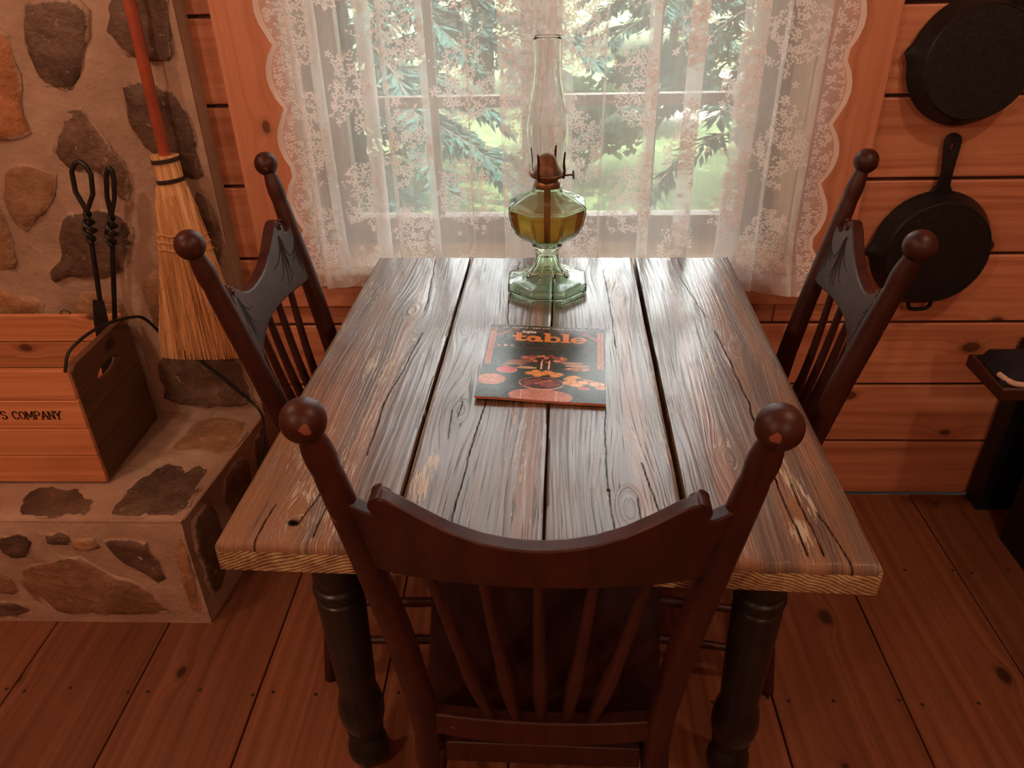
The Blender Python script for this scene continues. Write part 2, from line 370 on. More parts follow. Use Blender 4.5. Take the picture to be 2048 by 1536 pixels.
def lace(name):
    t = NT(name); u, v, _ = t.sep(t.uv('cloth')); e, eu, _ = t.sep(t.uv('edge'))
    uvv = t.xyz(u, v)
    # cluster lattice: teardrop bouquets, every other column shifted by half a repeat
    PU, PV = .185, .235
    cu = t.math('DIVIDE', u, PU); col = t.math('FLOOR', cu); fu = t.math('SUBTRACT', t.math('FRACT', cu), .5)
    cv = t.math('ADD', t.math('DIVIDE', v, PV), t.math('MULTIPLY', t.math('MODULO', col, 2.0), .5)); fv = t.math('SUBTRACT', t.math('FRACT', cv), .5)
    wob = t.noise(uvv, 30, 2, dim='2D')
    px = t.math('MULTIPLY', fu, t.math('MULTIPLY_ADD', fv, 1.1, 2.1))
    rr = t.math('SQRT', t.math('ADD', t.math('POWER', px, 2.0), t.math('POWER', t.math('MULTIPLY', fv, 2.15), 2.0)))
    rr = t.math('ADD', rr, t.math('MULTIPLY_ADD', wob, 1.1, -.55))
    cluster = t.sstep(rr, .78, .84, 1, 0)
    def flowers(scale, petals, rad, keep, base=.70, amp=.28, seed=0.0):
        vv = t.xyz(t.math('ADD', u, seed), v)
        vo = t.n('ShaderNodeTexVoronoi', {'Vector': vv, 'Scale': scale, 'Randomness': .75}, voronoi_dimensions='2D')
        d = t.n('ShaderNodeVectorMath', {0: vv, 1: vo.outputs['Position']}, operation='SUBTRACT').outputs[0]
        dx, dy, _ = t.sep(d); c1, c2, c3 = t.sep(vo.outputs['Color'])
        ang = t.math('ADD', t.math('ARCTAN2', dy, dx), t.math('MULTIPLY', c1, 6.28))
        rad_ = t.math('SQRT', t.math('ADD', t.math('POWER', dx, 2.0), t.math('POWER', dy, 2.0)))
        lim = t.math('MULTIPLY', t.math('MULTIPLY_ADD', t.math('COSINE', t.math('MULTIPLY', ang, float(petals))), amp, base), rad)
        mask = t.math('LESS_THAN', rad_, lim)
        hole = t.math('LESS_THAN', rad_, rad*.16)
        mask = t.math('MULTIPLY', mask, t.math('SUBTRACT', 1.0, t.math('MULTIPLY', hole, .8)))
        return t.math('MULTIPLY', mask, t.math('LESS_THAN', c2, keep)), rad_, ang, c3
    f1, _, _, _ = flowers(47, 5, .0108, .66)
    f2, _, _, _ = flowers(92, 2, .0062, .5, .6, .5, .37)
    f2b, _, _, _ = flowers(96, 2, .0056, .42, .6, .5, .83)
    _, r3, a3, c3 = flowers(38, 1, .02, 1, seed=.61)
    ring = t.math('MULTIPLY', t.math('LESS_THAN', t.math('ABSOLUTE', t.math('SUBTRACT', r3, t.math('MULTIPLY_ADD', a3, .0008, .0035))), .0007), t.math('LESS_THAN', c3, .5))
    pat = t.math('MULTIPLY', t.math('MAXIMUM', t.math('MAXIMUM', f1, f2), t.math('MAXIMUM', f2b, ring)), cluster)
    out2, _, _, _ = flowers(30, 5, .0085, .10, seed=.2)
    pat = t.math('MAXIMUM', pat, out2)
    # scalloped border along the outer edge (e = distance to the edge)
    b_edge = t.sstep(e, .010, .0125, 1, 0)
    b_zone = t.math('MULTIPLY', t.math('GREATER_THAN', e, .0125), t.math('LESS_THAN', e, .042))
    bf, _, _, _ = flowers(62, 5, .0085, .8, seed=.11)
    b_fl = t.math('MULTIPLY', b_zone, t.math('MAXIMUM', bf, f2))
    arc = t.math('ADD', .050, t.math('MULTIPLY', t.math('ABSOLUTE', t.math('SINE', t.math('MULTIPLY', eu, PI/.135))), .022))
    b_arc = t.math('LESS_THAN', t.math('ABSOLUTE', t.math('SUBTRACT', e, arc)), .0038)
    border = t.math('MAXIMUM', b_edge, t.math('MAXIMUM', b_fl, b_arc))
    inb = t.math('LESS_THAN', e, .05)
    pat = t.math('MAXIMUM', t.math('MULTIPLY', pat, t.math('SUBTRACT', 1.0, inb)), border)
    hem = t.sstep(v, .046, .048, 1, 0)
    thread = t.noise(t.xyz(t.math('MULTIPLY', u, 260), t.math('MULTIPLY', v, 6)), 1, 2)
    net = t.math('MULTIPLY_ADD', thread, .14, .32)
    net = t.math('MAXIMUM', net, t.math('MULTIPLY', hem, .62))
    net = t.math('MAXIMUM', net, t.math('MULTIPLY', b_zone, .42))
    op = t.math('MAXIMUM', net, t.math('MULTIPLY', pat, .86))
    t.t.nodes.remove(t.b)
    df = t.n('ShaderNodeBsdfDiffuse', {'Color': (.86, .885, .90)}); tl = t.n('ShaderNodeBsdfTranslucent', {'Color': (.80, .82, .80)})
    cl = t.n('ShaderNodeMixShader', {0: t.math('MULTIPLY_ADD', pat, -.16, .46), 1: df.outputs[0], 2: tl.outputs[0]}); tr = t.n('ShaderNodeBsdfTransparent')
    mx = t.n('ShaderNodeMixShader', {0: op, 1: tr.outputs[0], 2: cl.outputs[0]}); t.set(t.out.inputs[0], mx.outputs[0])
    return t.mat
M['lace'] = lace('white_lace')
def leaf(name, c1, c2, tl=.35):
    t = NT(name); n = t.noise(t.obj(), 1.7, 3); c = t.ramp(n, [(.35, c1), (.65, c2)]); t.t.nodes.remove(t.b)
    a = t.n('ShaderNodeBsdfDiffuse', {'Color': c}); b = t.n('ShaderNodeBsdfTranslucent', {'Color': c})
    mx = t.n('ShaderNodeMixShader', {0: tl, 1: a.outputs[0], 2: b.outputs[0]}); t.set(t.out.inputs[0], mx.outputs[0]); return t.mat
M['spruce'] = leaf('blue_green_needles', (.022, .052, .046), (.055, .115, .10))
M['fir'] = leaf('dark_green_needles', (.010, .026, .020), (.032, .058, .040))
M['bush'] = leaf('yellow_green_leaves', (.075, .115, .028), (.18, .20, .05))
M['flowerbush'] = leaf('green_shrub_leaves', (.03, .065, .025), (.075, .12, .05))
def ground():
    t = NT('grass_and_gravel'); o = t.obj(); x, y, z = t.sep(o); n = t.noise(o, 1.1, 4); f = t.noise(o, 14, 4)
    g = t.ramp(f, [(.3, (.045, .08, .028)), (.7, (.11, .155, .055))]); d = t.ramp(f, [(.3, (.16, .145, .135)), (.7, (.30, .28, .26))])
    k = t.math('MULTIPLY', t.sstep(t.math('ADD', t.math('ADD', y, t.math('MULTIPLY', n, 4.0)), t.math('MULTIPLY', x, -.5)), 10.0, 10.6), t.math('MULTIPLY', t.sstep(x, .5, 1.6), t.sstep(t.math('ADD', y, t.math('MULTIPLY', n, 4.0)), 15, 13.5)))
    return t.P(color=t.mix(k, g, d), rough=.9)
M['ground'] = ground()

# ------------------------------------------------------------------ room shell
def board_mesh(length, width, thick, name):
    return MB().box(0, length, 0, width, -thick, 0).mesh(name)
WY = 1.796
floor = setting('floor')
MB().box(-2.6, 2.6, -2.2, 1.96, -.06, -.022).build('subfloor', M['dark_gap'], floor)
seams = [-2.586, -2.306, -2.026, -1.746, -1.466, -1.186, -.908, -.628, -.35, -.07, .211, .493, .771, 1.055, 1.335, 1.615, 1.895, 2.175, 2.455]
nail_me = MB().lathe([(.0042, 0), (.0042, .0008), (.0028, .0014)], 8).mesh('nail')
for i in range(len(seams) - 1):
    w = seams[i+1] - seams[i] - .0032
    b = link('floor_board', board_mesh(3.99, w, .022, 'floor_board'), M['floor'], floor, .0018, 2, (seams[i+1] - .0016, -2.2, 0), (0, 0, PI/2))
    if i in (0, len(seams)-2): continue
    for yy in (1.09, 1.482, .70):
        for q in (.032, .5 + .04*math.sin(i*3), .885):
            link('nail', nail_me, M['nail'], b, loc=(yy + 2.2 + .006*math.sin(i*7+q*9), w*q, -.0004))

wall = setting('wall_back')
OX0, OX1, OZ0, OZ1 = -.565, .585, .690, 2.30
bk = MB()
for a in ((-2.6, OX0, 0, 2.5), (OX1, 2.6, 0, 2.5), (OX0, OX1, 0, OZ0), (OX0, OX1, OZ1, 2.5)): bk.box(a[0], a[1], WY+.011, 1.97, a[2], a[3])
bk.build('wall_core', M['dark_gap'], wall)
BH = .1838
for i in range(14):
    z0 = i*BH + .0015; h = BH - .0075
    if z0 + h > 2.5: h = 2.5 - z0
    spans = [(-2.6, 2.6)] if (z0 + h < OZ0 or z0 > OZ1) else [(-2.6, OX0), (OX1, 2.6)]
    if z0 < OZ0 < z0 + h: link('wall_board', board_mesh(OX1-OX0-.002, OZ0-z0, .012, 'wall_board'), M['wall'], wall, .0035, 2, (OX0+.001, WY, z0), (PI/2, 0, 0))
    for (a, c) in spans:
        link('wall_board', board_mesh(c-a, h, .012, 'wall_board'), M['wall'], wall, .0035, 2, (a, WY, z0), (PI/2, 0, 0))
def plain_wall(name, mk):
    o = mk.build(name, M['wall']); tag(o, kind='structure'); return o
def boarded(name, origin, rot, length, nb, bh):
    w = setting(name); 
    for i in range(nb):
        link('wall_board', board_mesh(length, bh-.006, .02, 'wall_board'), M['wall'], w, .003, 1, tuple(Vector(origin) + Vector((0, 0, i*bh))), rot)
    return w
w = boarded('wall_right', (2.45, 1.79, 0), (PI/2, 0, -PI/2), 3.99, 14, .18)
MB().box(2.47, 2.55, -2.2, 1.79, 0, 2.5).build('wall_core', M['dark_gap'], w)
w = boarded('wall_left', (-2.45, -2.2, 0), (PI/2, 0, PI/2), 3.99, 14, .18)
MB().box(-2.55, -2.47, -2.2, 1.79, 0, 2.5).build('wall_core', M['dark_gap'], w)
w = boarded('wall_front', (2.6, -2.18, 0), (PI/2, 0, PI), 5.2, 14, .18)
MB().box(-2.6, 2.6, -2.3, -2.2, 0, 2.5).build('wall_core', M['dark_gap'], w)
ceil = setting('ceiling')
MB().box(-2.6, 2.6, -2.3, 2.0, 2.52, 2.56).build('ceiling_core', M['dark_gap'], ceil)
for i in range(18):
    link('ceiling_board', board_mesh(4.2, .28, .02, 'ceiling_board'), M['wall'], ceil, .003, 1, (-2.5 + i*.285, -2.2, 2.5), (PI, 0, PI/2))

# window: casing, jamb, sill, frame, muntins, panes
def bar(name, parent, mat, x0, x1, y0, y1, z0, z1, bev=.003):
    # long axis along local X so that the grain runs with the bar
    if (x1-x0) >= (z1-z0):
        me = MB().box(0, x1-x0, 0, z1-z0, -(y1-y0), 0).mesh(name); o = link(name, me, mat, parent, bev, 2, (x0, y0, z0), (PI/2, 0, 0))
    else:
        me = MB().box(0, z1-z0, 0, x1-x0, -(y1-y0), 0).mesh(name); o = link(name, me, mat, parent, bev, 2, (x1, y0, z0), (PI/2, -PI/2, 0))
    return o
trim = setting('trim_1')
bar('casing_board', trim, M['casing'], -.700, -.558, 1.772, 1.795, .727, 2.44)
bar('casing_board', trim, M['casing'], .585, .736, 1.772, 1.795, .727, 2.44)
bar('casing_board', trim, M['casing'], -.700, .736, 1.772, 1.795, .612, .692)
bar('casing_board', trim, M['casing'], -.700, .736, 1.772, 1.795, 2.302, 2.44)
win = setting('window_1')
bar('sill', win, M['sill'], -.70, .736, 1.766, 1.955, .695, .724, .004)
bar('jamb', win, M['sill'], -.585, -.560, 1.796, 1.965, .725, 2.30)
bar('jamb', win, M['sill'], .580, .605, 1.796, 1.965, .725, 2.30)
bar('jamb', win, M['sill'], -.585, .605, 1.796, 1.965, 2.30, 2.325)
GY0, GY1 = 1.925, 1.968
bar('rail', win, M['frame'], -.56, .58, GY0, GY1, .725, .792)
bar('rail', win, M['frame'], -.56, .58, GY0, GY1, 2.23, 2.30)
for a, c in ((-.56, -.478), (-.050, .045), (.487, .58)): bar('stile', win, M['frame'], a, c, GY0+.001, GY1-.001, .792, 2.23)
for x0, x1 in ((-.478, -.050), (.045, .487)):
    for zz in (1.060, 1.345, 1.65): bar('muntin', win, M['frame'], x0, x1, 1.938, 1.966, zz, zz+.026, .002)
    xm = (x0+x1)/2 + (.0 if x0 < 0 else 0)
    zs = (.792, 1.060, 1.345, 1.65, 2.23)
    for k in range(4): bar('muntin', win, M['frame'], xm-.010, xm+.010, 1.939, 1.965, zs[k]+(.026 if k else 0), zs[k+1], .002)
    for k in range(4):
        for a, c in ((x0, xm-.010), (xm+.010, x1)):
            MB().box(a, c, 1.9600, 1.9625, zs[k]+(.026 if k else 0), zs[k+1]).build('pane', M['pane'], win)

# ------------------------------------------------------------------ outdoors
g = MB().box(-30, 30, 2.1, 40, -.75, -.55).build('ground', M['ground']); tag(g, kind='structure')
def quad_leaf(V, F, p, d, w, l, up):
    s = d.cross(up)
    if s.length < 1e-4: s = Vector((1, 0, 0))
    s.normalize(); o = len(V); s *= w
    V += [tuple(p - s*.3), tuple(p + d*l*.5 - s), tuple(p + d*l), tuple(p + d*l*.5 + s)]; F.append((o, o+1, o+2, o+3))
def conifer(name, label, loc, h, spread, mat, nb, npl, zmin=0.1, nl=.10):
    t = thing(name, label, 'tree', loc, random.random()*6, 'trees outside the window')
    MB().tube([(0, 0, 0), (0, 0, h*.5), (0, 0, h)], [.085, .05, .008], 10).build('trunk', M['trunk'], t)
    V = []; F = []; br = MB()
    for i in range(nb):
        f = (i + random.random())/nb; z = zmin + f*(h - zmin); a = i*2.4 + random.uniform(-.3, .3); ln = spread*(1-f)*random.uniform(.75, 1.1) + .1
        P = [Vector((math.cos(a)*ln*s, math.sin(a)*ln*s, z + .12*ln*math.sin(s*2.2) - .33*ln*s*s)) for s in (0, .25, .5, .75, 1)]
        br.tube(P, [.014, .011, .008, .005, .003], 5)
        for k in range(int(npl*(ln/spread+.15))):
            s = random.random()**.7*4*.999; j = int(s); p = P[j].lerp(P[j+1], s-j)
            d = (P[j+1]-P[j]).normalized(); side = d.cross(Vector((0, 0, 1))).normalized()*random.choice((-1, 1))
            dd = (d*.6 + side*random.uniform(.4, 1.1) + Vector((0, 0, random.uniform(-.55, .2)))).normalized()
            tl_ = random.uniform(.5, 1.2)*(.10 + .10*ln)*(1.15 - s/5)
            for q in range(3):
                quad_leaf(V, F, p + dd*tl_*q*.3, (dd + Vector((random.uniform(-.4,.4), random.uniform(-.4,.4), random.uniform(-.4,.2)))).normalized(), nl*.16, nl*random.uniform(.7,1.3), Vector((random.uniform(-.4,.4), random.uniform(-.4,.4), 1)))
    tag(br.build('branches', M['trunk'], t), kind='stuff')
    b = MB(); b.v = V; b.f = F; b.m = [0]*len(F)
    me = bpy.data.meshes.new('foliage'); me.from_pydata(V, [], F); tag(link('foliage', me, mat, t), kind='stuff')
    return t
conifer('spruce_tree', 'nearest blue-green spruce filling the left panes of the window', (-1.55, 6.5, -.55), 4.6, 1.75, M['spruce'], 110, 150, .15, .13)
conifer('spruce_tree', 'blue-green spruce far behind the window mullion, between the two sashes', (-.7, 10.6, -.55), 5.2, 1.7, M['spruce'], 80, 100, .3, .15)
conifer('fir_tree', 'dark fir with open drooping branches behind the right panes', (1.75, 6.3, -.55), 4.6, 1.45, M['fir'], 64, 90, .35, .12)
conifer('fir_tree', 'dark fir at the far right edge of the window, beyond the nearer fir', (3.6, 9.4, -.55), 5.0, 1.6, M['fir'], 64, 90, .5, .14)
conifer('fir_tree', 'dark fir at the far left of the window behind the spruce', (-3.9, 10.0, -.55), 5.0, 1.8, M['fir'], 64, 90, .3, .14)
conifer('spruce_tree', 'distant blue-green spruce seen between the dark fir and the mullion', (2.3, 14.8, -.55), 5.2, 1.9, M['spruce'], 80, 110, .2, .18)
def shrub(label, loc, r, h, mat, n, ll):
    t = thing('shrub', label, 'shrub', loc, 0, 'shrubs outside the window')
    st = MB()
    for i in range(7):
        a = i*.9; st.tube([(0, 0, 0), (math.cos(a)*r*.3, math.sin(a)*r*.3, h*.4), (math.cos(a)*r*.6, math.sin(a)*r*.6, h*.8)], [.012, .009, .004], 6)
    st.build('stems', M['trunk'], t); V = []; F = []
    for i in range(n):
        a = random.uniform(0, 6.28); q = random.random()**.4; ph = math.acos(random.uniform(-.3, 1))
        p = Vector((math.cos(a)*math.sin(ph)*r*q, math.sin(a)*math.sin(ph)*r*q, h*.5 + math.cos(ph)*h*.5*q))
        d = Vector((random.uniform(-1,1), random.uniform(-1,1), random.uniform(-.6,1))).normalized()
        quad_leaf(V, F, p, d, ll*.35, ll, Vector((random.uniform(-.5,.5), random.uniform(-.5,.5), 1)))
    me = bpy.data.meshes.new('leaves'); me.from_pydata(V, [], F); tag(link('leaves', me, mat, t), kind='stuff')
shrub('yellow-green shrub low in the right half of the window', (.75, 4.3, -.55), .36, .45, M['bush'], 1400, .08)
shrub('green leafy shrub on the lawn under the dark fir', (1.50, 4.2, -.55), .34, .5, M['flowerbush'], 1600, .09)
shrub('green shrub low behind the left panes below the spruce', (-.55, 4.4, -.55), .35, .3, M['flowerbush'], 1200, .07)
shrub('tall green shrub against the lawn behind the lamp chimney', (.35, 6.9, -.55), .5, .8, M['flowerbush'], 2000, .10)
shrub('low dark shrub on the lawn between the two firs', (1.25, 8.75, -.55), .62, .8, M['fir'], 2600, .11)
def curtain(label, side, xo, xi, seed, hemz, folds):
    # s runs over the cloth from the scalloped outer edge to the plain inner edge
    rs = np.random.default_rng(seed); NS, NZ = 700, 80; ztop = 2.36
    sg = 1 if xi > xo else -1; Lx = abs(xi-xo)
    # knots of the folded path: distance from the outer edge and depth; each fold runs forward, back and forward again
    kd, kp, kw = [0.0], [0.0], [0.0]; p = 0.0
    for (fx, fw) in sorted((abs(q-xo), w) for q, w in folds):
        kd += [kd[-1] + (fx+fw-p)]; kp += [fx+fw]; kw += [fw]
        kd += [kd[-1] + fw]; kp += [fx]; kw += [0.0]; p = fx
        kw[-1] = -1.0
    kd += [kd[-1] + Lx-p]; kp += [Lx]; kw += [0.0]
    tot = kd[-1]; s = np.linspace(0, tot, NS); z = np.linspace(0, 1, NZ)
    base = np.interp(s, kd, kp)
    k = np.exp(-np.linspace(-2.2, 2.2, 17)**2); k /= k.sum()
    base = np.convolve(np.pad(base, 8, mode='edge'), k, 'valid')
    lay = np.interp(s, kd, [0 if w == 0 else (.6 if w > 0 else -.6) for w in kw])      # which way each bend leans
    lay = np.convolve(np.pad(lay, 8, mode='edge'), k, 'valid')
    S, Z = np.meshgrid(np.arange(NS), z)
    wob = np.interp(s/tot*29, np.arange(30), rs.uniform(-1, 1, 30))
    drift = (fbm(s[S]*9+seed, Z*2.0)-.5)*.016*(1-.3*Z)
    X = xo + sg*(base[S] + drift)
    A0 = .009 if side < 0 else .0105
    Y = (1.748 if side < 0 else 1.725) + A0*lay[S]*1.2 + A0*.75*np.sin(s[S]*44 + wob[S]*1.5 + Z*1.5)*(.5+.5*np.abs(wob[S])) + (fbm(s[S]*14, Z*3+seed)-.5)*.008
    A = s[S]
    zz = hemz + (ztop-hemz)*Z
    scal = np.abs(np.sin((zz + .02*side)*PI/.135))
    edge_d = A
    X = X + (-sg)*(.030*scal**.8 - .012)*np.exp(-(edge_d/.030)**2)
    if side > 0:   # free lower corner of the right panel swings out into the room
        k = np.exp(-(A/.12)**2)*np.clip((.80-zz)/.13, 0, 1)**1.5
        Y = Y - .045*k; X = X + .012*k; zz = zz - .004*k
    V = np.stack([X, Y, zz], -1).reshape(-1, 3)
    idx = np.arange(NS*NZ).reshape(NZ, NS)
    F = np.stack([idx[:-1, :-1], idx[:-1, 1:], idx[1:, 1:], idx[1:, :-1]], -1).reshape(-1, 4)
    me = bpy.data.meshes.new('lace_curtain'); me.from_pydata(V.tolist(), [], F.tolist())
    li = np.empty(len(me.loops), int); me.loops.foreach_get('vertex_index', li)
    for nm, a, b in (('cloth', A + (.3 if side > 0 else 0), zz-hemz), ('edge', A, zz + .02*side)):
        uv = me.uv_layers.new(name=nm); d = np.stack([a.reshape(-1)[li], b.reshape(-1)[li]], -1).astype(np.float32); uv.data.foreach_set('uv', d.ravel())
    me.polygons.foreach_set('use_smooth', [True]*len(me.polygons))
    o = link('lace_curtain', me, M['lace']); tag(o, label, 'curtain', 'pair of lace curtains')
    return o
curtain('white floral lace curtain panel over the left half of the window', -1, -.578, .066, 3, .678, [(-.535, .018), (-.495, .026), (-.395, .038), (-.345, .014), (-.262, .02), (-.165, .008), (-.02, .01)])
curtain('white floral lace curtain panel over the right half, lower corner swinging out', 1, .628, -.092, 5, .672, [(.58, .018), (.50, .012), (.455, .055), (.338, .042), (.245, .030), (.137, .012), (.03, .02)])
rod = thing('curtain_rod', 'thin dark rod above the window that carries both lace curtains', 'rod', (0, 1.7365, 2.366))
MB().tube([(-.72, 0, 0), (.76, 0, 0)], .006, 10).build('rod', M['wire'], rod)
for xx in (-.69, .73): MB().tube([(xx, 0, 0), (xx, .034, 0)], .005, 8).build('bracket', M['wire'], rod)

# ------------------------------------------------------------------ stone fireplace: chimney breast and raised hearth
fp = thing('stone_fireplace', 'rough fieldstone chimney with a raised mortared hearth left of the window', 'fireplace')
def lumpy(nx, ny, f, seed, amp):
    vs = []; fs = []
    for j in range(ny+1):
        for i in range(nx+1):
            u, v = i/nx, j/ny; e = min(u, 1-u, v, 1-v); k = min(1, e*12)
            vs.append(f(u, v, amp*k*(float(fbm(u*nx*.35+seed, v*ny*.35+seed*2))-.5)*2))
    for j in range(ny):
        for i in range(nx): q = j*(nx+1)+i; fs.append((q, q+1, q+nx+2, q+nx+1))
    return vs, fs
mb = MB().box(-2.44, -.757, 1.742, 1.794, 0, 2.48)
mb.add(*lumpy(60, 70, lambda u, v, h: (-2.44+1.683*u, 1.739 - .003 - h, 2.48*v), 3.1, .006))
mb.build('chimney_mortar', M['mortar'], fp, angle=80)
# hearth: outline flares a little towards the front
HZ = .318
def hx(y): return -.803 + (y-1.286)/(1.735-1.286)*.050
mb = MB(); mb.add([(-2.44,1.292,0),(-.806,1.292,0),(-.756,1.735,0),(-2.44,1.735,0),(-2.44,1.292,HZ-.004),(-.806,1.292,HZ-.004),(-.756,1.735,HZ-.004),(-2.44,1.735,HZ-.004)],
     [(0,3,2,1),(4,5,6,7),(0,1,5,4),(1,2,6,5),(2,3,7,6),(3,0,4,7)])
def top_fn(u, v, h):
    y = 1.286 + .452*v; x1 = hx(y); x = -2.44 + (x1+2.44)*u; r = max(0, 1-v*452/22)
    return (x, y + .004*r, HZ + h*.8 - .012*r*r - .006*max(0, 1-(1-u)*70))
mb.add(*lumpy(70, 24, top_fn, 5.5, .004))
mb.add(*lumpy(70, 16, lambda u, v, h: (-2.44+1.637*u, 1.287 - h - .003 + .007*max(0, v-.9)*10, HZ*v*.975), 8.2, .006))
mb.add(*lumpy(22, 16, lambda u, v, h: (hx(1.287+.45*u) + h, 1.287+.45*u, HZ*v*.985), 2.2, .006))
mb.build('hearth_mortar', M['mortar'], fp, angle=80)
def stone_piece(poly, f, mat, hgt=.014):
    # poly in plane coordinates; f(a, b, h) -> point, h proud of the mortar
    p = [Vector(q) for q in poly]
    for _ in range(1):
        p = [q for i in range(len(p)) for q in (p[i].lerp(p[(i+1) % len(p)], .2), p[i].lerp(p[(i+1) % len(p)], .8))]
    p2 = []
    for i in range(len(p)):
        a, b = p[i], p[(i+1) % len(p)]; n = max(1, int((b-a).length/.022))
        p2 += [a.lerp(b, k/n) for k in range(n)]
    c = sum(p2, Vector((0, 0)))/len(p2); rs = []
    jit = [random.uniform(-.0075, .0075) for _ in p2]
    sd = random.uniform(0, 50)
    for sc, h in ((1.0, -.008), (.985, hgt*.28), (.90, hgt*.62), (.72, hgt*.8), (.45, hgt*.9), (.18, hgt*.8)):
        ring = []
        for q, jj in zip(p2, jit):
            d = q - c; L = d.length; r = c + d*(sc + (jj/L if sc > .9 else 0))
            nz = (float(fbm(r.x*22+sd, r.y*22+sd))-.5)
            ring.append(f(r.x, r.y, h + (nz*hgt*1.6 if sc < .98 else 0)))
        rs.append(ring)
    ob = MB().rings(rs, True, False, True).build('stone', mat, fp, angle=55); n_ = len(rs[0])
    at = ob.data.attributes.new('rim', 'FLOAT', 'POINT'); at.data.foreach_set('value', [w for w in (1.0, .85, .42, .0, -.3, -.3) for _ in range(n_)]); return ob
SD, ST, SR = M['stone_dark'], M['stone_tan'], M['stone_rust']
CH = [([(-1.063,1.327),(-.927,1.325),(-.955,1.24),(-.988,1.181),(-1.027,1.146),(-1.074,1.154),(-1.089,1.193),(-1.094,1.233),(-1.082,1.281)], SD),
 ([(-1.193,1.292),(-1.12,1.272),(-1.123,1.203),(-1.14,1.111),(-1.143,1.052),(-1.22,1.047),(-1.289,1.048),(-1.28,1.2)], SR),
 ([(-1.017,1.125),(-.992,1.077),(-.955,1.01),(-.945,.942),(-.959,.904),(-.989,.913),(-1.013,.971),(-1.069,.978),(-1.105,1.012),(-1.088,1.056),(-1.053,1.099)], SD),
 ([(-.869,1.36),(-.757,1.358),(-.77,1.266),(-.773,1.203),(-.835,1.199),(-.873,1.211),(-.91,1.259),(-.899,1.296)], SD),
 ([(-.909,1.17),(-.845,1.164),(-.794,1.148),(-.773,1.095),(-.772,1.03),(-.768,.963),(-.787,.943),(-.852,.964),(-.9,1.043),(-.913,1.07),(-.907,1.118)], SD),
 ([(-.806,.934),(-.766,.905),(-.760,.807),(-.778,.743),(-.801,.75),(-.816,.845)], SD),
 ([(-1.131,.878),(-1.056,.89),(-.992,.883),(-.968,.846),(-.993,.784),(-1.039,.719),(-1.091,.713),(-1.179,.713),(-1.22,.694),(-1.213,.733),(-1.174,.759),(-1.162,.823)], SD),
 ([(-1.229,.991),(-1.153,.99),(-1.11,.961),(-1.145,.909),(-1.227,.83),(-1.259,.861),(-1.256,.933)], ST),
 ([(-1.337,.958),(-1.275,.928),(-1.276,.824),(-1.281,.734),(-1.339,.728),(-1.43,.722)], ST),
 ([(-1.405,.688),(-1.331,.681),(-1.257,.653),(-1.283,.597),(-1.44,.598)], ST),
 ([(-1.167,.673),(-1.082,.679),(-1.046,.652),(-1.069,.568),(-1.196,.582)], ST),
 ([(-.992,.512),(-.894,.505),(-.787,.486),(-.774,.418),(-.772,.338),(-.873,.332),(-1.019,.340),(-1.02,.449)], SD),
 ([(-.986,.705),(-.942,.732),(-.838,.724),(-.804,.65),(-.793,.523),(-.911,.530),(-.995,.553),(-1.002,.624)], ST),
 ([(-1.30,1.52),(-1.12,1.53),(-1.11,1.36),(-1.28,1.34)], ST), ([(-1.07,1.56),(-.92,1.56),(-.93,1.37),(-1.06,1.36)], ST), ([(-.89,1.58),(-.77,1.57),(-.77,1.40),(-.88,1.39)], SR),
 ([(-1.55,1.3),(-1.34,1.28),(-1.33,1.06),(-1.52,1.02)], SD), ([(-1.60,.97),(-1.39,.95),(-1.46,.74),(-1.62,.75)], SD)]
for poly, mt in CH: stone_piece(poly, lambda a, b, h: (a, 1.737-h, b), mt, .012)
for q in range(9):
    x0 = -2.4 + (q % 3)*.27; z0 = .75 + (q//3)*.30
    stone_piece([(x0, z0), (x0+.21, z0+.03), (x0+.23, z0+.2), (x0+.1, z0+.25), (x0-.01, z0+.19)], lambda a, b, h: (a, 1.737-h, b), (SD, ST, SR)[q*7 % 3])
HT = [([(-.913,1.716),(-.787,1.700),(-.772,1.625),(-.790,1.535),(-.861,1.554),(-.951,1.545),(-.958,1.604)], ST),
 ([(-.975,1.444),(-.946,1.500),(-.832,1.500),(-.808,1.475),(-.806,1.39),(-.812,1.306),(-.846,1.303),(-.949,1.296),(-.986,1.318),(-.972,1.391)], SD),
 ([(-1.198,1.309),(-1.218,1.389),(-1.192,1.415),(-1.063,1.412),(-1.037,1.367),(-1.019,1.311),(-1.078,1.304),(-1.115,1.300)], SD),
 ([(-1.422,1.386),(-1.307,1.396),(-1.248,1.36),(-1.228,1.305),(-1.349,1.305)], ST), ([(-1.75,1.40),(-1.5,1.41),(-1.48,1.31),(-1.72,1.305)], ST), ([(-2.2,1.6),(-1.95,1.63),(-1.9,1.38),(-2.15,1.34)], SD)]
for poly, mt in HT: stone_piece(poly, lambda a, b, h: (a, b, HZ-.002+h*.55), mt, .008)
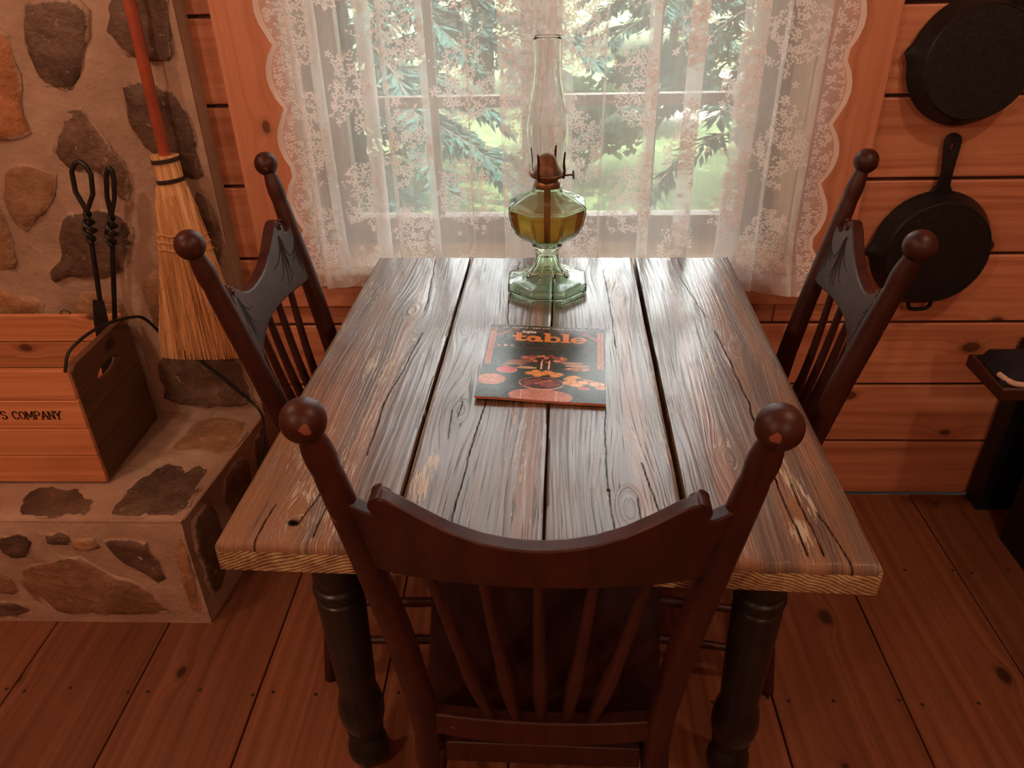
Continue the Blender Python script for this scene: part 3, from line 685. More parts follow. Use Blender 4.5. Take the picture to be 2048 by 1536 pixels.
HF = [([(-1.231,.274),(-1.193,.284),(-1.157,.272),(-1.182,.214),(-1.22,.207),(-1.247,.231)], SD),
 ([(-1.119,.278),(-1.094,.284),(-1.067,.279),(-1.072,.255),(-1.127,.254)], SD),
 ([(-.995,.276),(-.896,.273),(-.887,.22),(-.874,.157),(-.894,.125),(-.925,.165),(-.973,.203)], SD),
 ([(-1.226,.175),(-1.172,.193),(-1.096,.225),(-1.054,.21),(-.997,.164),(-.928,.108),(-.886,.038),(-.901,.028),(-1.037,.026),(-1.175,.02),(-1.227,.087),(-1.237,.128)], ST),
 ([(-.835,.263),(-.810,.275),(-.808,.205),(-.812,.11),(-.818,.034),(-.843,.039),(-.842,.158)], ST),
 ([(-1.313,.184),(-1.258,.169),(-1.239,.104),(-1.274,.093),(-1.341,.111)], ST),
 ([(-1.357,.069),(-1.276,.07),(-1.229,.04),(-1.252,.015),(-1.379,.013)], SD),
 ([(-1.334,.279),(-1.257,.277),(-1.272,.213),(-1.36,.215)], SD), ([(-1.059,.267),(-1.012,.27),(-1.002,.246),(-1.046,.234),(-1.069,.242)], ST),
 ([(-1.7,.26),(-1.42,.27),(-1.40,.08),(-1.66,.05)], ST)]
for poly, mt in HF: stone_piece(poly, lambda a, b, h: (a, 1.286-h, b), mt, .010)
for poly, mt in (([(1.30,.29),(1.40,.30),(1.42,.18),(1.36,.04),(1.31,.05)], SD), ([(1.45,.29),(1.60,.29),(1.58,.15),(1.47,.12)], SD), ([(1.46,.10),(1.66,.12),(1.70,.03),(1.47,.02)], ST), ([(1.63,.29),(1.71,.29),(1.72,.16),(1.62,.15)], SD)):
    stone_piece(poly, lambda a, b, h: (hx(a)+h, a, b), mt, .010)

# ------------------------------------------------------------------ dining table (planks, apron, turned legs)
C_BL, C_BR, C_FR, C_FL = [np.array(v) for v in ((-.383, 1.704), (.424, 1.690), (.407, .690), (-.419, .727))]
TZ, TT = .775, .043
tb = thing('dining_table', 'old plank-topped dining table with turned black legs before the window', 'table', (0, 1.2, 0))
def bil(u, v):   # u left-right, v front-back
    a = C_FL*(1-u)[..., None] + C_FR*u[..., None]; b = C_BL*(1-u)[..., None] + C_BR*u[..., None]
    return a*(1-v)[..., None] + b*v[..., None]
def seg_dist(s, t, pl, ks=1.0):
    d = np.full(s.shape, 9.0)
    for (a, b), (c, e) in zip(pl[:-1], pl[1:]):
        ax, ay, bx, by = a, b, c, e; vx, vy = bx-ax, by-ay; L = vx*vx+vy*vy+1e-12
        k = np.clip(((s-ax)*vx + (t-ay)*vy)/L, 0, 1); d = np.minimum(d, np.hypot(s-ax-k*vx, t-ay-k*vy))
    return d
def plank(u0, u1, gap0, gap1, seed, knots, cracks, paint, orange):
    W = .826*(u1-u0); L = 1.0
    ns = max(60, int(W/.0016)); nt = 360
    top = np.linspace(0, 1, ns)
    # cross-section: bottom-left, left side, top, right side, bottom-right
    er = .004; prof_u = np.concatenate([[0, 0, 0.0012/W], top[1:-1]*(1-2*.004/W) + .004/W, [1-.0012/W, 1, 1]])
    prof_z = np.concatenate([[-TT, -er, -.0012], np.zeros(ns-2), [-.0012, -er, -TT]])
    v = np.concatenate([[0, .002, .005], np.linspace(.008, .992, nt), [.995, .998, 1]])
    U, Vv = np.meshgrid(prof_u, v); Zp = np.tile(prof_z, (len(v), 1))
    S = U*W; T = Vv*L
    wob = (fbm(T*9+seed, T*0+seed*3)-.5)*.004
    # warped grain coordinate around knots
    G = S + .020*(fbm(S*5+seed, T*1.6+seed)-.5)*2 + .008*(fbm(T*3+seed*5, S*2)-.5)
    for (ks, kt, kr) in knots:
        dx = S-ks; dy = (T-kt)/2.6; rr = np.hypot(dx, dy)
        G = G - np.sign(dx)*np.minimum(np.abs(dx), kr*2)*np.exp(-(rr/(kr*2.6))**2)*.85
        inside = rr < kr*.9
        G = np.where(inside, rr*1.2 + ks, G)
    crack = np.zeros(S.shape); depth = np.zeros(S.shape)
    for pl, wd, dp in cracks:
        wig = (fbm(T*30+seed, T*0+3)-.5)*.005
        d = seg_dist(S + wig, T, pl); mk = np.clip(1.75 - d/(wd*1.0), 0, 1); crack = np.maximum(crack, mk); depth = np.maximum(depth, mk*0)
    for (ks, kt, kr) in knots:
        if kr < 0.008:
            mk = np.clip(2.6-2*np.hypot(S-ks, (T-kt)*1.2)/abs(kr), 0, 1); crack = np.maximum(crack, mk); depth = np.maximum(depth, mk*.0004)
    pmask = np.zeros(S.shape)
    for (ps, ptt, rs_, rt_, st) in paint: pmask = np.maximum(pmask, st*np.exp(-((S-ps)/rs_)**2 - ((T-ptt)/rt_)**2))
    pmask = np.maximum(pmask,   .62*np.clip((fbm(G*14+seed, T*3.0+seed*2, 2)-.52)*5, 0, 1))
    om = np.zeros(S.shape)
    for (os_, ow) in orange: om = np.maximum(om, np.exp(-((S-os_)/ow)**2))
    om = om*np.clip(.25+1.2*fbm(S*18, T*3+seed), 0, 1)
    Z = TZ + Zp
    topm = np.zeros(S.shape); topm[:, 3:-3] = 1
    relief = .0005*(fbm(G*160+seed, T*4)-.5) + .0008*(fbm(S*10+seed, T*3+seed)-.5)
    Z = Z + topm*(relief - depth)
    rnd_ = .012; ev = np.minimum(T, L-T); Z = Z - topm*np.where(ev < rnd_, rnd_ - np.sqrt(np.maximum(0, rnd_**2-(rnd_-ev)**2)), 0)
    # gaps
    uu = u0 + (u1-u0)*U
    XY = bil(uu, Vv + .006*(fbm(uu*30+seed, uu*0)-.5))
    shift = (gap0*(1-U) - gap1*U)*.5 + np.where(U < .04, 1, 0)*wob*(gap0 > 0)*.35 - np.where(U > .96, 1, 0)*wob*(gap1 > 0)*.5
    XY[..., 0] += shift
    V = np.stack([XY[..., 0], XY[..., 1]-1.2, Z], -1)
    nr, nc = S.shape; idx = np.arange(nr*nc).reshape(nr, nc)
    nx = np.roll(idx, -1, axis=1)
    F = np.stack([idx[:-1], nx[:-1], nx[1:], idx[1:]], -1).reshape(-1, 4).tolist()
    nside = len(F)
    # end caps as strips between matching top and bottom points
    Vl = V.reshape(-1, 3).tolist()
    for r, fl in ((0, False), (nr-1, True)):
        base = len(Vl); top_ids = idx[r][2:-2]; uu_ = prof_u[2:-2]
        b0, b1 = np.array(Vl[idx[r][0]]), np.array(Vl[idx[r][-1]])
        Vl += [(b0 + (b1-b0)*float(q)).tolist() for q in uu_]
        for k in range(len(top_ids)-1):
            q = [int(top_ids[k]), int(top_ids[k+1]), base+k+1, base+k]
            F.append(q if fl else q[::-1])
        F.append([int(idx[r][0]), int(idx[r][1]), int(top_ids[0]), base] if fl else [base, int(top_ids[0]), int(idx[r][1]), int(idx[r][0])])
        n_ = len(top_ids); F.append([int(top_ids[-1]), int(idx[r][-2]), int(idx[r][-1]), base+n_-1] if fl else [base+n_-1, int(idx[r][-1]), int(idx[r][-2]), int(top_ids[-1])])
    me = bpy.data.meshes.new('plank'); me.from_pydata(Vl, [], F)
    mi = np.zeros(len(F), int); mi[nside:] = 1; me.polygons.foreach_set('material_index', mi.tolist())
    li = np.empty(len(me.loops), int); me.loops.foreach_get('vertex_index', li)
    pad = len(Vl) - nr*nc
    ext = lambda a: np.concatenate([a.reshape(-1), np.zeros(pad)])
    for nm, a in (('grain', G), ('flat', S)):
        uv = me.uv_layers.new(name=nm); uv.data.foreach_set('uv', np.stack([ext(a)[li], ext(T)[li]], -1).astype(np.float32).ravel())
    at = me.attributes.new('mask', 'FLOAT_COLOR', 'POINT')
    at.data.foreach_set('color', np.stack([ext(crack), ext(pmask), ext(om), np.ones(len(Vl))], -1).astype(np.float32).ravel())
    me.polygons.foreach_set('use_smooth', [True]*len(F)); me.set_sharp_from_angle(angle=R(50))
    me.materials.append(M['table']); me.materials.append(M['endgrain'])
    o = bpy.data.objects.new('plank', me); COL.objects.link(o); o.parent = tb; return o
# plank: knots (s, t, r); cracks (polyline, width, depth); paint (s, t, rs, rt, strength); orange streaks (s, w)
plank(0, .268, 0, .0045, 1.3, [(.135, .70, .020), (.09, .035, .011), (.090, .045, .0078), (.16, .62, .012)],
      [([(.155, .20), (.15, .35), (.163, .47), (.172, .60)], .0011, .004), ([(.14, .98), (.155, .80), (.16, .70)], .0011, .003), ([(.098, .04), (.112, .12), (.125, .17)], .001, .003), ([(.125, .02), (.128, .10)], .001, .003), ([(.05, 0), (.055, .08)], .001, .003)],
      [(.10, .47, .018, .10, .9), (.12, .78, .05, .06, .6), (.13, .45, .014, .12, .9), (.06, .20, .025, .09, .8), (.17, .90, .05, .04, .55), (.16, .56, .012, .06, .7)], [(.07, .05), (.14, .02), (.02, .03)])
plank(.268, .507, .0045, .0022, 4.7, [(.055, .33, .016), (.125, .86, .016), (.03, .62, .012)],
      [([(.12, .97), (.105, .80), (.112, .60), (.095, .38), (.082, .20), (.074, .03)], .0011, .005), ([(.04, .33), (.046, .25)], .0009, .003), ([(.13, .84), (.128, .78)], .001, .003), ([(.055, .36), (.052, .31)], .0009, .002)],
      [(.022, .14, .018, .05, 1.3), (.03, .19, .016, .03, 1.1), (.05, .60, .014, .06, .6), (.11, .80, .02, .03, .6)], [(.17, .02)])
plank(.507, .733, .0022, .0075, 8.1, [(.10, .90, .015), (.115, .10, .022), (.088, .135, .0032), (.145, .80, .012)],
      [([(.092, .03), (.087, .20), (.094, .36)], .0009, .003), ([(.165, .02), (.15, .13), (.14, .20)], .0012, .004), ([(.115, .92), (.12, .80), (.123, .55)], .0009, .003), ([(.13, .0), (.128, .12)], .0009, .003)],
      [(.12, .84, .022, .05, 1.0), (.06, .86, .03, .05, .6), (.07, .16, .01, .10, .6), (.13, .74, .012, .05, .6), (.10, .12, .05, .06, .45)], [(.14, .025)])
plank(.733, 1.0, .0075, 0, 12.9, [(.105, .95, .010), (.075, .22, .012), (.15, .55, .014)],
      [([(.09, .88), (.118, .68)], .0010, .003), ([(.125, .62), (.135, .40), (.13, .20), (.135, .02)], .0013, .005), ([(.15, .16), (.155, .02)], .0011, .004), ([(.17, .10), (.185, .0)], .0011, .003), ([(.104, .91), (.099, .99)], .0009, .002)],
      [(.065, .80, .02, .05, .8), (.095, .50, .014, .14, .9), (.15, .22, .012, .12, 1.1), (.135, .06, .02, .05, 1.0), (.165, .12, .010, .06, 1.0), (.07, .25, .03, .10, .6), (.13, .52, .012, .08, .7)], [(.14, .03), (.19, .02), (.06, .02)])
# apron and legs
LX = [(-.348, .942), (.358, .929), (-.338, 1.598), (.368, 1.585)]
for (a, b) in ((0, 1), (2, 3), (0, 2), (1, 3)):
    p, q = Vector((*LX[a], 0)), Vector((*LX[b], 0)); d = (q-p).normalized(); ln = (q-p).length
    me = MB().box(.041, ln-.041, -.011, .011, .665, .731).mesh('apron'); link('apron', me, M['legpaint'], tb, .002, 2, (p.x, p.y-1.2, 0), (0, 0, math.atan2(d.y, d.x)))
LEG = [(.000, 0), (.020, .001), (.030, .012), (.038, .028), (.0405, .044), (.038, .062), (.030, .078), (.024, .086), (.024, .090), (.033, .096), (.036, .103), (.033, .111), (.037, .120), (.0425, .145), (.0435, .165),
       (.040, .195), (.0352, .215), (.0345, .225), (.0362, .26), (.0385, .34), (.0405, .42), (.0410, .452), (.0405, .462), (.036, .466), (.036, .470), (.0425, .476), (.0435, .484), (.0425, .492), (.037, .497), (.037, .503), (.040, .509), (.040, .565), (.0, .566)]
for (x, y) in LX:
    lb = MB().lathe(LEG, 36); lb.box(-.041, .041, -.041, .041, .56, .731)
    lb.build('leg', M['legpaint'], tb, .0015, 1, 40, (x, y-1.2, 0))

# ------------------------------------------------------------------ pressed-back spindle chairs
def back_y(z):   # rake of the back, local -y is backwards
    return float(np.interp(z, [0, .25, .43, .65, .8, 1.06], [-.055, -.018, 0, -.030, -.060, -.118]))
def post_x(z): return float(np.interp(z, [0, .25, .43, .65, .9, 1.04], [.186, .178, .170, .187, .211, .226]))
def make_chair(label):
    t = thing('dining_chair', label, 'chair', group='pressed-back dining chairs')
    W = M['chair']
    for sx in (-1, 1):
        zs = [0, .03, .12, .2, .3, .4, .48, .56, .64, .72, .80, .86, .91, .945, .958, .964, .972, .984, .996, 1.006, 1.014, 1.020]
        rr = [.0145, .015, .0172, .018, .0185, .0195, .0200, .0200, .0198, .0192, .0186, .0180, .0172, .0165, .0160, .0152, .0160, .0168, .0164, .0150, .0133, .0126]
        p = MB().tube([(sx*post_x(z), back_y(z), z) for z in zs], rr, 16).build('post', W, t)
        MB().sphere((sx*post_x(1.04), back_y(1.04), 1.0385), .0232, 24, 16, (1, 1, 1.0)).build('finial', W, p)
    # crest rail
    us = np.concatenate([np.linspace(-1, -.835, 6), np.linspace(-.825, .825, 45), np.linspace(.835, 1, 6)])
    def ztop(u):
        a = abs(u); return float(np.interp(a, [0, .15, .3, .45, .58, .68, .75, .80, .825, .835, .88, .94, 1.0], [.880, .882, .889, .902, .919, .934, .942, .942, .934, .915, .911, .917, .924]))
    def zbot(u): return float(np.interp(abs(u), [0, .5, .85, 1], [.812, .808, .803, .806]))
    def xw(z): return post_x(z) - .006
    def bow(u): return -.032*(1-u*u)
    rs = []
    for u in us:
        zb, zt = zbot(u), ztop(u); th = .0105
        ring = []
        for (z, s) in ((zb, 1), (zb*.6+zt*.4, 1), (zt, 1), (zt, -1), (zb*.6+zt*.4, -1), (zb, -1)):
            ring.append((u*xw(z), back_y(z) + bow(u) + s*th, z))
        rs.append(ring)
    cr = MB().rings(rs).build('crest_rail', W, t, .003, 3, 30)
    for sx in (-1, 1):
        u = .795*sx; z = .930; c = Vector((u*xw(z), back_y(z)+bow(u), z)); pts = []; rd = []
        for k in range(24):
            a = k/23*2*PI*1.35; q = .0115*(1-k/27)
            pts.append((c.x + sx*q*math.sin(a)*1.0, c.y+.0112, c.z + q*math.cos(a))); rd.append(.0026*(1-k/40))
        sc = MB().tube(pts, rd, 8); ring0 = []
        dm = [(c.x+.0118*math.cos(a)*1.0, c.y+s_, c.z+.0118*math.sin(a)) for s_ in (-.0105, .0105) for a in np.linspace(0, 2*PI, 20, endpoint=False)]
        sc.rings([dm[:20], dm[20:]]); sc.build('scroll', W, cr, .001, 1)
    # carved flourishes on the front face of the crest
    cv = MB()
    def fp_(x, z): 
        u = x/xw(z); return (x, back_y(z) + bow(u) + .0102, z)
    for sx in (-1, 1):
        for (x0, z0, x1, z1, bend, hook) in ((.142,.914,.098,.832,.006,.010),(.144,.915,.114,.824,.004,0),(.147,.916,.128,.822,.002,0),(.149,.912,.141,.832,-.002,0),(.151,.905,.164,.862,-.008,.007),(.141,.908,.086,.862,.010,.008),
                                              (.196,.900,.172,.838,-.003,0),(.194,.892,.164,.850,-.004,.007),(.192,.882,.160,.866,-.003,.006),(.194,.886,.178,.826,-.002,0)):
            pts = []
            for k in range(9):
                q = k/8; x = x0+(x1-x0)*q + bend*math.sin(PI*q); z = z0+(z1-z0)*q
                if hook and q > .72: h = (q-.72)/.28; x -= hook*h; z += hook*.9*h*h
                pts.append(fp_(sx*x, z))
            cv.tube(pts, [.0008+.0009*math.sin(PI*min(1, k/8*.9+.1)) for k in range(9)], 6)
    tag(cv.build('carving', M['groove'], cr), kind='stuff')
    # spindles
    for i in range(5):
        k = i-2; z0, z1 = .448, .815; pts = []; rd = []
        for j in range(13):
            q = j/12; z = z0+(z1-z0)*q; u = k*.063/xw(z1)
            pts.append((k*(.0365 + (.063-.0365)*q), (back_y(z0)-.003)*(1-q) + (back_y(z1)+bow(u))*q - .010*math.sin(PI*q), z))
            rd.append(float(np.interp(q, [0, .06, .12, .30, .42, .48, .7, 1], [.0085, .0090, .0095, .0118, .0108, .0088, .0078, .0068])))
        MB().tube(pts, rd, 12).build('spindle', W, t)
    rs = []
    for u in np.linspace(-1, 1, 15):
        b = -.010*(1-u*u); x = u*.162
        rs.append([(x, .011+b, .408+.006*u*u), (x, .013+b, .452), (x, -.011+b, .455), (x, -.014+b, .408+.006*u*u)])
    MB().rings(rs).build('lower_rail', W, t, .003, 2)
    # seat
    o = []
    for k in range(48):
        a = 2*PI*k/48; cx, sy = math.cos(a), math.sin(a); e = .28
        x = math.copysign(abs(cx)**e, cx); y = math.copysign(abs(sy)**e, sy)
        yy = .192 + .180*y; o.append((x*(.178 + .040*(yy-.01)/.36), yy))
    rs = []
    for (sc, z) in ((.93, .366), (.985, .370), (1.0, .382), (.995, .392), (.975, .398), (.90, .3985), (.7, .393), (.4, .390), (.1, .389)):
        rs.append([((x)*sc, .192+(y-.192)*sc, z) for x, y in o])
    MB().rings(rs).build('seat', M['seat'], t)
    for (a, b, c_, d, nm) in ((-.15, .15, .0, .016, 'seat_rail'), (-.16, .16, .335, .351, 'seat_rail')): MB().box(a, b, c_, d, .325, .372).build(nm, W, t, .003, 2)
    for sx in (-1, 1):
        MB().tube([(sx*.164, .01, .349), (sx*.186, .34, .349)], .016, 10).build('seat_rail', W, t)
        zs = [.368, .34, .30, .26, .22, .16, .10, .05, .0]; rr = [.016, .018, .019, .015, .020, .019, .016, .0135, .012]
        MB().tube([(sx*(.186 + .016*(1-z/.368)), .335 + .012*(1-z/.368), z) for z in zs], rr, 14).build('leg', W, t)
        for z in (.228, .115):
            MB().tube([(sx*post_x(z), back_y(z), z), (sx*.188, .16, z+.002), (sx*(.186+.016*(1-z/.368)), .335+.012*(1-z/.368), z+.004)], [.0075, .0105, .0075], 10).build('stretcher', W, t)
    for z in (.25, .145):
        MB().tube([(-.19, .342, z), (0, .343, z), (.19, .342, z)], [.008, .0115, .008], 10).build('stretcher', W, t)
    MB().tube([(-post_x(.18), back_y(.18), .18), (0, back_y(.18), .18), (post_x(.18), back_y(.18), .18)], [.008, .011, .008], 10).build('stretcher', W, t)
    return t
chair = make_chair('dark red-brown spindle chair in the foreground, seen from behind at the near table edge')
chair.location = (-.003, .724, 0); chair.rotation_euler = (0, 0, R(-1.3))
c2 = copy_tree(chair); c2['label'] = 'dark red-brown spindle chair tucked under the left table edge beside the broom'
c2.location = (-.430, 1.322, 0); c2.rotation_euler = (0, 0, R(-87))
c3 = copy_tree(chair); c3['label'] = 'dark red-brown spindle chair tucked under the right table edge before the skillets'
c3.location = (.465, 1.306, 0); c3.rotation_euler = (0, 0, R(79.6))

# ------------------------------------------------------------------ oil lamp
lamp = thing('oil_lamp', 'octagonal green glass oil lamp with amber oil and tall clear chimney on the table', 'lamp', (.009, 1.52, TZ+.0012))
RO = -PI/2 - PI/8
def shell(prof, inner, b_out, b_in, n=64):
    mb = MB(); mb.lathe(prof + inner[::-1], n, poly=8, blend=b_out + b_in[::-1], rot0=RO, closed=True); return mb
bo = [(.076,.001),(.0875,.003),(.089,.006),(.089,.019),(.086,.022),(.066,.0230),(.049,.0275),(.0365,.038),(.0285,.054),(.0245,.078),(.0265,.088),(.031,.094)]
bi = [(.074,.0015),(.082,.006),(.083,.015),(.079,.018),(.060,.0180),(.043,.0225),(.0305,.033),(.0205,.049),(.012,.072),(.004,.074),(.002,.0745),(.0005,.075)]
mb = MB(); ring = bo + [(.033,.0975),(.020,.0972),(.0005,.0970)]
ns = 96
mb.lathe(ring + bi[::-1], ns, poly=8, blend=[1]*6+[.9,.8,.6,.5,.5,.4,.3,.2,.0] + ([1]*5+[.9,.7,.4,.2,0,0,0])[::-1], rot0=RO, closed=True)
base = mb.build('base', M['green_glass'], lamp, .0012, 2, 24)
fo = [(.0006,.0985),(.024,.0990),(.036,.104),(.054,.113),(.068,.127),(.0775,.145),(.0815,.162),(.0830,.172),(.0830,.181),(.0805,.1845),(.060,.196),(.040,.205),(.031,.209),(.029,.218)]
fi = [(.0006,.1025),(.023,.1030),(.034,.108),(.051,.117),(.0645,.130),(.0735,.147),(.0775,.163),(.0790,.172),(.0790,.179),(.077,.1815),(.058,.1925),(.038,.2015),(.0265,.207),(.0255,.218)]
bl = [0,.1,.3,.8,.9,.95,1,1,1,1,.9,.6,.2,0]
MB().lathe(fo + fi[::-1], 96, poly=8, blend=bl + bl[::-1], rot0=RO, closed=True).build('font', M['green_glass'], lamp, .0008, 1, 24)
oi = [(a-.0004, b+.0004) for a, b in fi[1:7]] + [(.0783, .1765)]
MB().lathe([(.0004, .1030)] + oi + [(.0004, .1765)], 96, poly=8, blend=[0,.1,.3,.8,.9,.95,1,1,1], rot0=RO).build('oil', M['oil'], lamp, 0, 1, 24)
# raised key band round the font
kb = MB(); 
for s8 in range(8):
    a0 = RO + s8*PI/4; p0 = Vector((math.cos(a0), math.sin(a0), 0))*.0826; p1 = Vector((math.cos(a0+PI/4), math.sin(a0+PI/4), 0))*.0826
    for q in range(7):
        b_ = p0.lerp(p1, (q+.5)/7); d = (p1-p0).normalized(); w_ = .0031
        pts = [b_-d*w_+Vector((0,0,.1665)), b_-d*w_+Vector((0,0,.1715)), b_+d*w_*.6+Vector((0,0,.1715)), b_+d*w_*.6+Vector((0,0,.1685)), b_-d*w_*.2+Vector((0,0,.1685))]
        kb.tube(pts, .0006, 5)
kb.build('key_band', M['green_glass'], lamp)
MB().lathe([(.0255,.2175),(.0262,.219),(.0262,.226),(.0245,.229),(.020,.231),(.020,.236),(.0,.236)], 32).build('collar', M['brass'], lamp)
br = MB().lathe([(.018,.234),(.033,.2375),(.0365,.241),(.0375,.2435),(.0365,.2445),(.031,.2445),(.027,.250),(.022,.257),(.0185,.266),(.0180,.271),(.015,.277),(.009,.281),(.0,.2825)], 36).build('burner', M['brass'], lamp)
for k in range(4):
    a = R(-118) + k*PI/2; c_, s_ = math.cos(a), math.sin(a)
    MB().tube([(c_*.0355, s_*.0355, .237), (c_*.0378, s_*.0378, .252), (c_*.0358, s_*.0358, .268), (c_*.0372, s_*.0372, .282), (c_*.0392, s_*.0392, .288)], [.0028, .0026, .0024, .0022, .0016], 8).build('prong', M['brass_dark'], br)
kn = MB().tube([(.034, -.006, .2395), (.050, -.009, .2415)], .0018, 8)
kn.tube([(.0500, -.009, .2415), (.0522, -.0094, .2418)], .0085, 18); kn.build('wick_knob', M['brass_dark'], br)
MB().tube([(0, 0, .110), (0, 0, .232)], .0065, 10).build('wick', M['wick'], lamp)
co = [(.0335,.246),(.0345,.256),(.0365,.275),(.0395,.300),(.0408,.320),(.0400,.340),(.0365,.366),(.0310,.392),(.0270,.412),(.0252,.430),(.0247,.455),(.0247,.480),(.0262,.486),(.0262,.489)]
ci = [(r-.0024, z) for r, z in co]
MB().lathe(co + [(.0252,.4908),(.0242,.4895)] + ci[::-1][1:], 64, closed=True).build('chimney', M['clear_glass'], lamp)

# ------------------------------------------------------------------ lettering strokes
GL = {'S': [[(.92,.82),(.7,.98),(.3,.98),(.08,.8),(.12,.62),(.5,.52),(.88,.4),(.92,.2),(.7,.02),(.3,.02),(.06,.2)]], 'C': [[(.93,.78),(.72,.97),(.35,.97),(.08,.7),(.08,.3),(.35,.03),(.72,.03),(.93,.22)]],
 'O': [[(.5,.98),(.2,.9),(.05,.6),(.05,.4),(.2,.1),(.5,.02),(.8,.1),(.95,.4),(.95,.6),(.8,.9),(.5,.98)]], 'M': [[(.05,0),(.08,1),(.5,.25),(.92,1),(.95,0)]], 'P': [[(.12,0),(.12,1),(.65,1),(.9,.86),(.9,.6),(.65,.46),(.12,.46)]],
 'A': [[(.02,0),(.5,1),(.98,0)],[(.2,.36),(.8,.36)]], 'N': [[(.1,0),(.1,1),(.9,0),(.9,1)]], 'Y': [[(.03,1),(.5,.5),(.97,1)],[(.5,.5),(.5,0)]], 'R': [[(.12,0),(.12,1),(.65,1),(.9,.86),(.9,.62),(.65,.5),(.12,.5)],[(.55,.5),(.95,0)]],
 'E': [[(.9,1),(.12,1),(.12,0),(.9,0)],[(.12,.52),(.75,.52)]], 'I': [[(.5,0),(.5,1)]], 'F': [[(.9,1),(.12,1),(.12,0)],[(.12,.52),(.75,.52)]], 'U': [[(.1,1),(.1,.3),(.3,.03),(.7,.03),(.9,.3),(.9,1)]], 'T': [[(.03,1),(.97,1)],[(.5,1),(.5,0)]],
 'B': [[(.12,0),(.12,1),(.65,1),(.85,.86),(.85,.66),(.65,.53),(.12,.53)],[(.65,.53),(.92,.38),(.92,.15),(.65,0),(.12,0)]], 'L': [[(.12,1),(.12,0),(.9,0)]], '0': [[(.5,1),(.15,.8),(.1,.5),(.15,.2),(.5,0),(.85,.2),(.9,.5),(.85,.8),(.5,1)]], '1': [[(.2,.75),(.55,1),(.55,0)]],
 'i': [[(.5,0),(.5,.66)],[(.5,.86),(.5,.9)]], 'n': [[(.12,0),(.12,.66)],[(.12,.45),(.4,.66),(.75,.62),(.88,.4),(.88,0)]], 'g': [[(.88,.66),(.88,-.15),(.65,-.3),(.25,-.25)],[(.88,.45),(.6,.66),(.25,.6),(.1,.33),(.25,.06),(.6,0),(.88,.2)]], 'l': [[(.5,0),(.5,1)]],
 'e': [[(.1,.35),(.9,.35),(.85,.52),(.6,.66),(.3,.62),(.1,.35),(.2,.1),(.5,0),(.88,.1)]], 's': [[(.85,.55),(.5,.66),(.18,.55),(.25,.4),(.75,.28),(.85,.12),(.5,0),(.12,.1)]]}
def text_strokes(txt, x, y, h, w, gap):
    out = []
    for ch in txt:
        if ch in GL:
            ww = w*(.35 if ch in 'iIl1' else 1.25 if ch == 'M' else 1)
            out += [[(x + px*ww, y + py*h) for px, py in st] for st in GL[ch]]; x += ww + gap
        else: x += w*.6 + gap
    return out, x

# ------------------------------------------------------------------ wooden crate, fire tools, cord
CX0, CX1, CY0, CY1 = -1.80, -1.032, 1.420, 1.712
cz = HZ + .004
cr = thing('wooden_crate', 'slatted wooden crate with dark end board and stencilled front on the stone hearth', 'crate', (-1.425, 1.566, cz))
ox, oy = -1.425, 1.566
def crate_slat(name, x0, x1, yface, thick, z0, z1, mat):
    me = MB().box(0, x1-x0, 0, z1-z0, -thick, 0).mesh(name); return link(name, me, mat, cr, .0018, 2, (x0-ox, yface-oy, z0), (PI/2, 0, 0))
fr = []
for k in range(4): fr.append(crate_slat('front_slat', CX0, CX1-.001, CY0, .012, .002+k*.0765, .0765*(k+1), M['crate']))
for k in range(4): crate_slat('back_slat', CX0, CX1-.019, CY1-.012, .012, .002+k*.0765, .0765*(k+1)-.001, M['crate'])
for xa in (CX1-.018, CX0):
    D = CY1-CY0-.0265; Hh = .304
    hole = [(D/2+.052*math.cos(a), .232+.017*math.sin(a)) for a in np.linspace(0, 2*PI, 24, endpoint=False)]
    ol = [(0, 0), (D, 0), (D, Hh-.03), (D-.02, Hh), (.02, Hh), (0, Hh-.012)]
    me = MB().plate(ol, [hole], -.018, 0).mesh('end_board')
    link('end_board', me, M['crate_end'], cr, .001, 1, (xa+.018-ox, CY0+.0128-oy, .002), (PI/2, 0, PI/2))
MB().box(CX0-ox+.02, CX1-ox-.02, CY0-oy+.014, CY1-oy-.014, .0, .010).build('bottom_board', M['crate'], cr)
st, _ = text_strokes('S COMPANY', 0, 0, .0205, .0135, .0025)
# align so that the text ends where it does on the crate front
tx1 = max(p[0] for s in st for p in s); tm = MB()
for s in st:
    for (a, b) in zip(s[:-1], s[1:]):
        a, b = Vector(a), Vector(b); d = (b-a).normalized(); vert = abs(d.y) > .7
        n = Vector((-d.y, d.x))*(.0020 if vert else .0012); a2, b2 = a-d*.0006, b+d*.0006
        tm.add([(*(a2-n), 0), (*(b2-n), 0), (*(b2+n), 0), (*(a2+n), 0)], [(0, 1, 2, 3)])
    if len(s) < 6:
        for q in (s[0], s[-1]): tm.add([(q[0]-.0042, q[1]-.001, 0), (q[0]+.0042, q[1]-.001, 0), (q[0]+.0042, q[1]+.001, 0), (q[0]-.0042, q[1]+.001, 0)], [(0, 1, 2, 3)])
tme = tm.mesh('stencilled_lettering')
link('stencilled_lettering', tme, M['ink'], fr[2], loc=((-1.083-tx1)-CX0, .514-.0105-(cz+.002+2*.0765), .0004))
for xx in (-1.275, -1.06-.04): pass
wl_ = MB()
for xx in (-.255+.03, .235): 
    wl_.tube([(xx+.012*math.cos(a), CY1-oy-.006, .306+.010*math.sin(a)) for a in np.linspace(-.2, 3.4, 12)], .0014, 6)
wl_.build('wire_staples', M['wire'], cr)

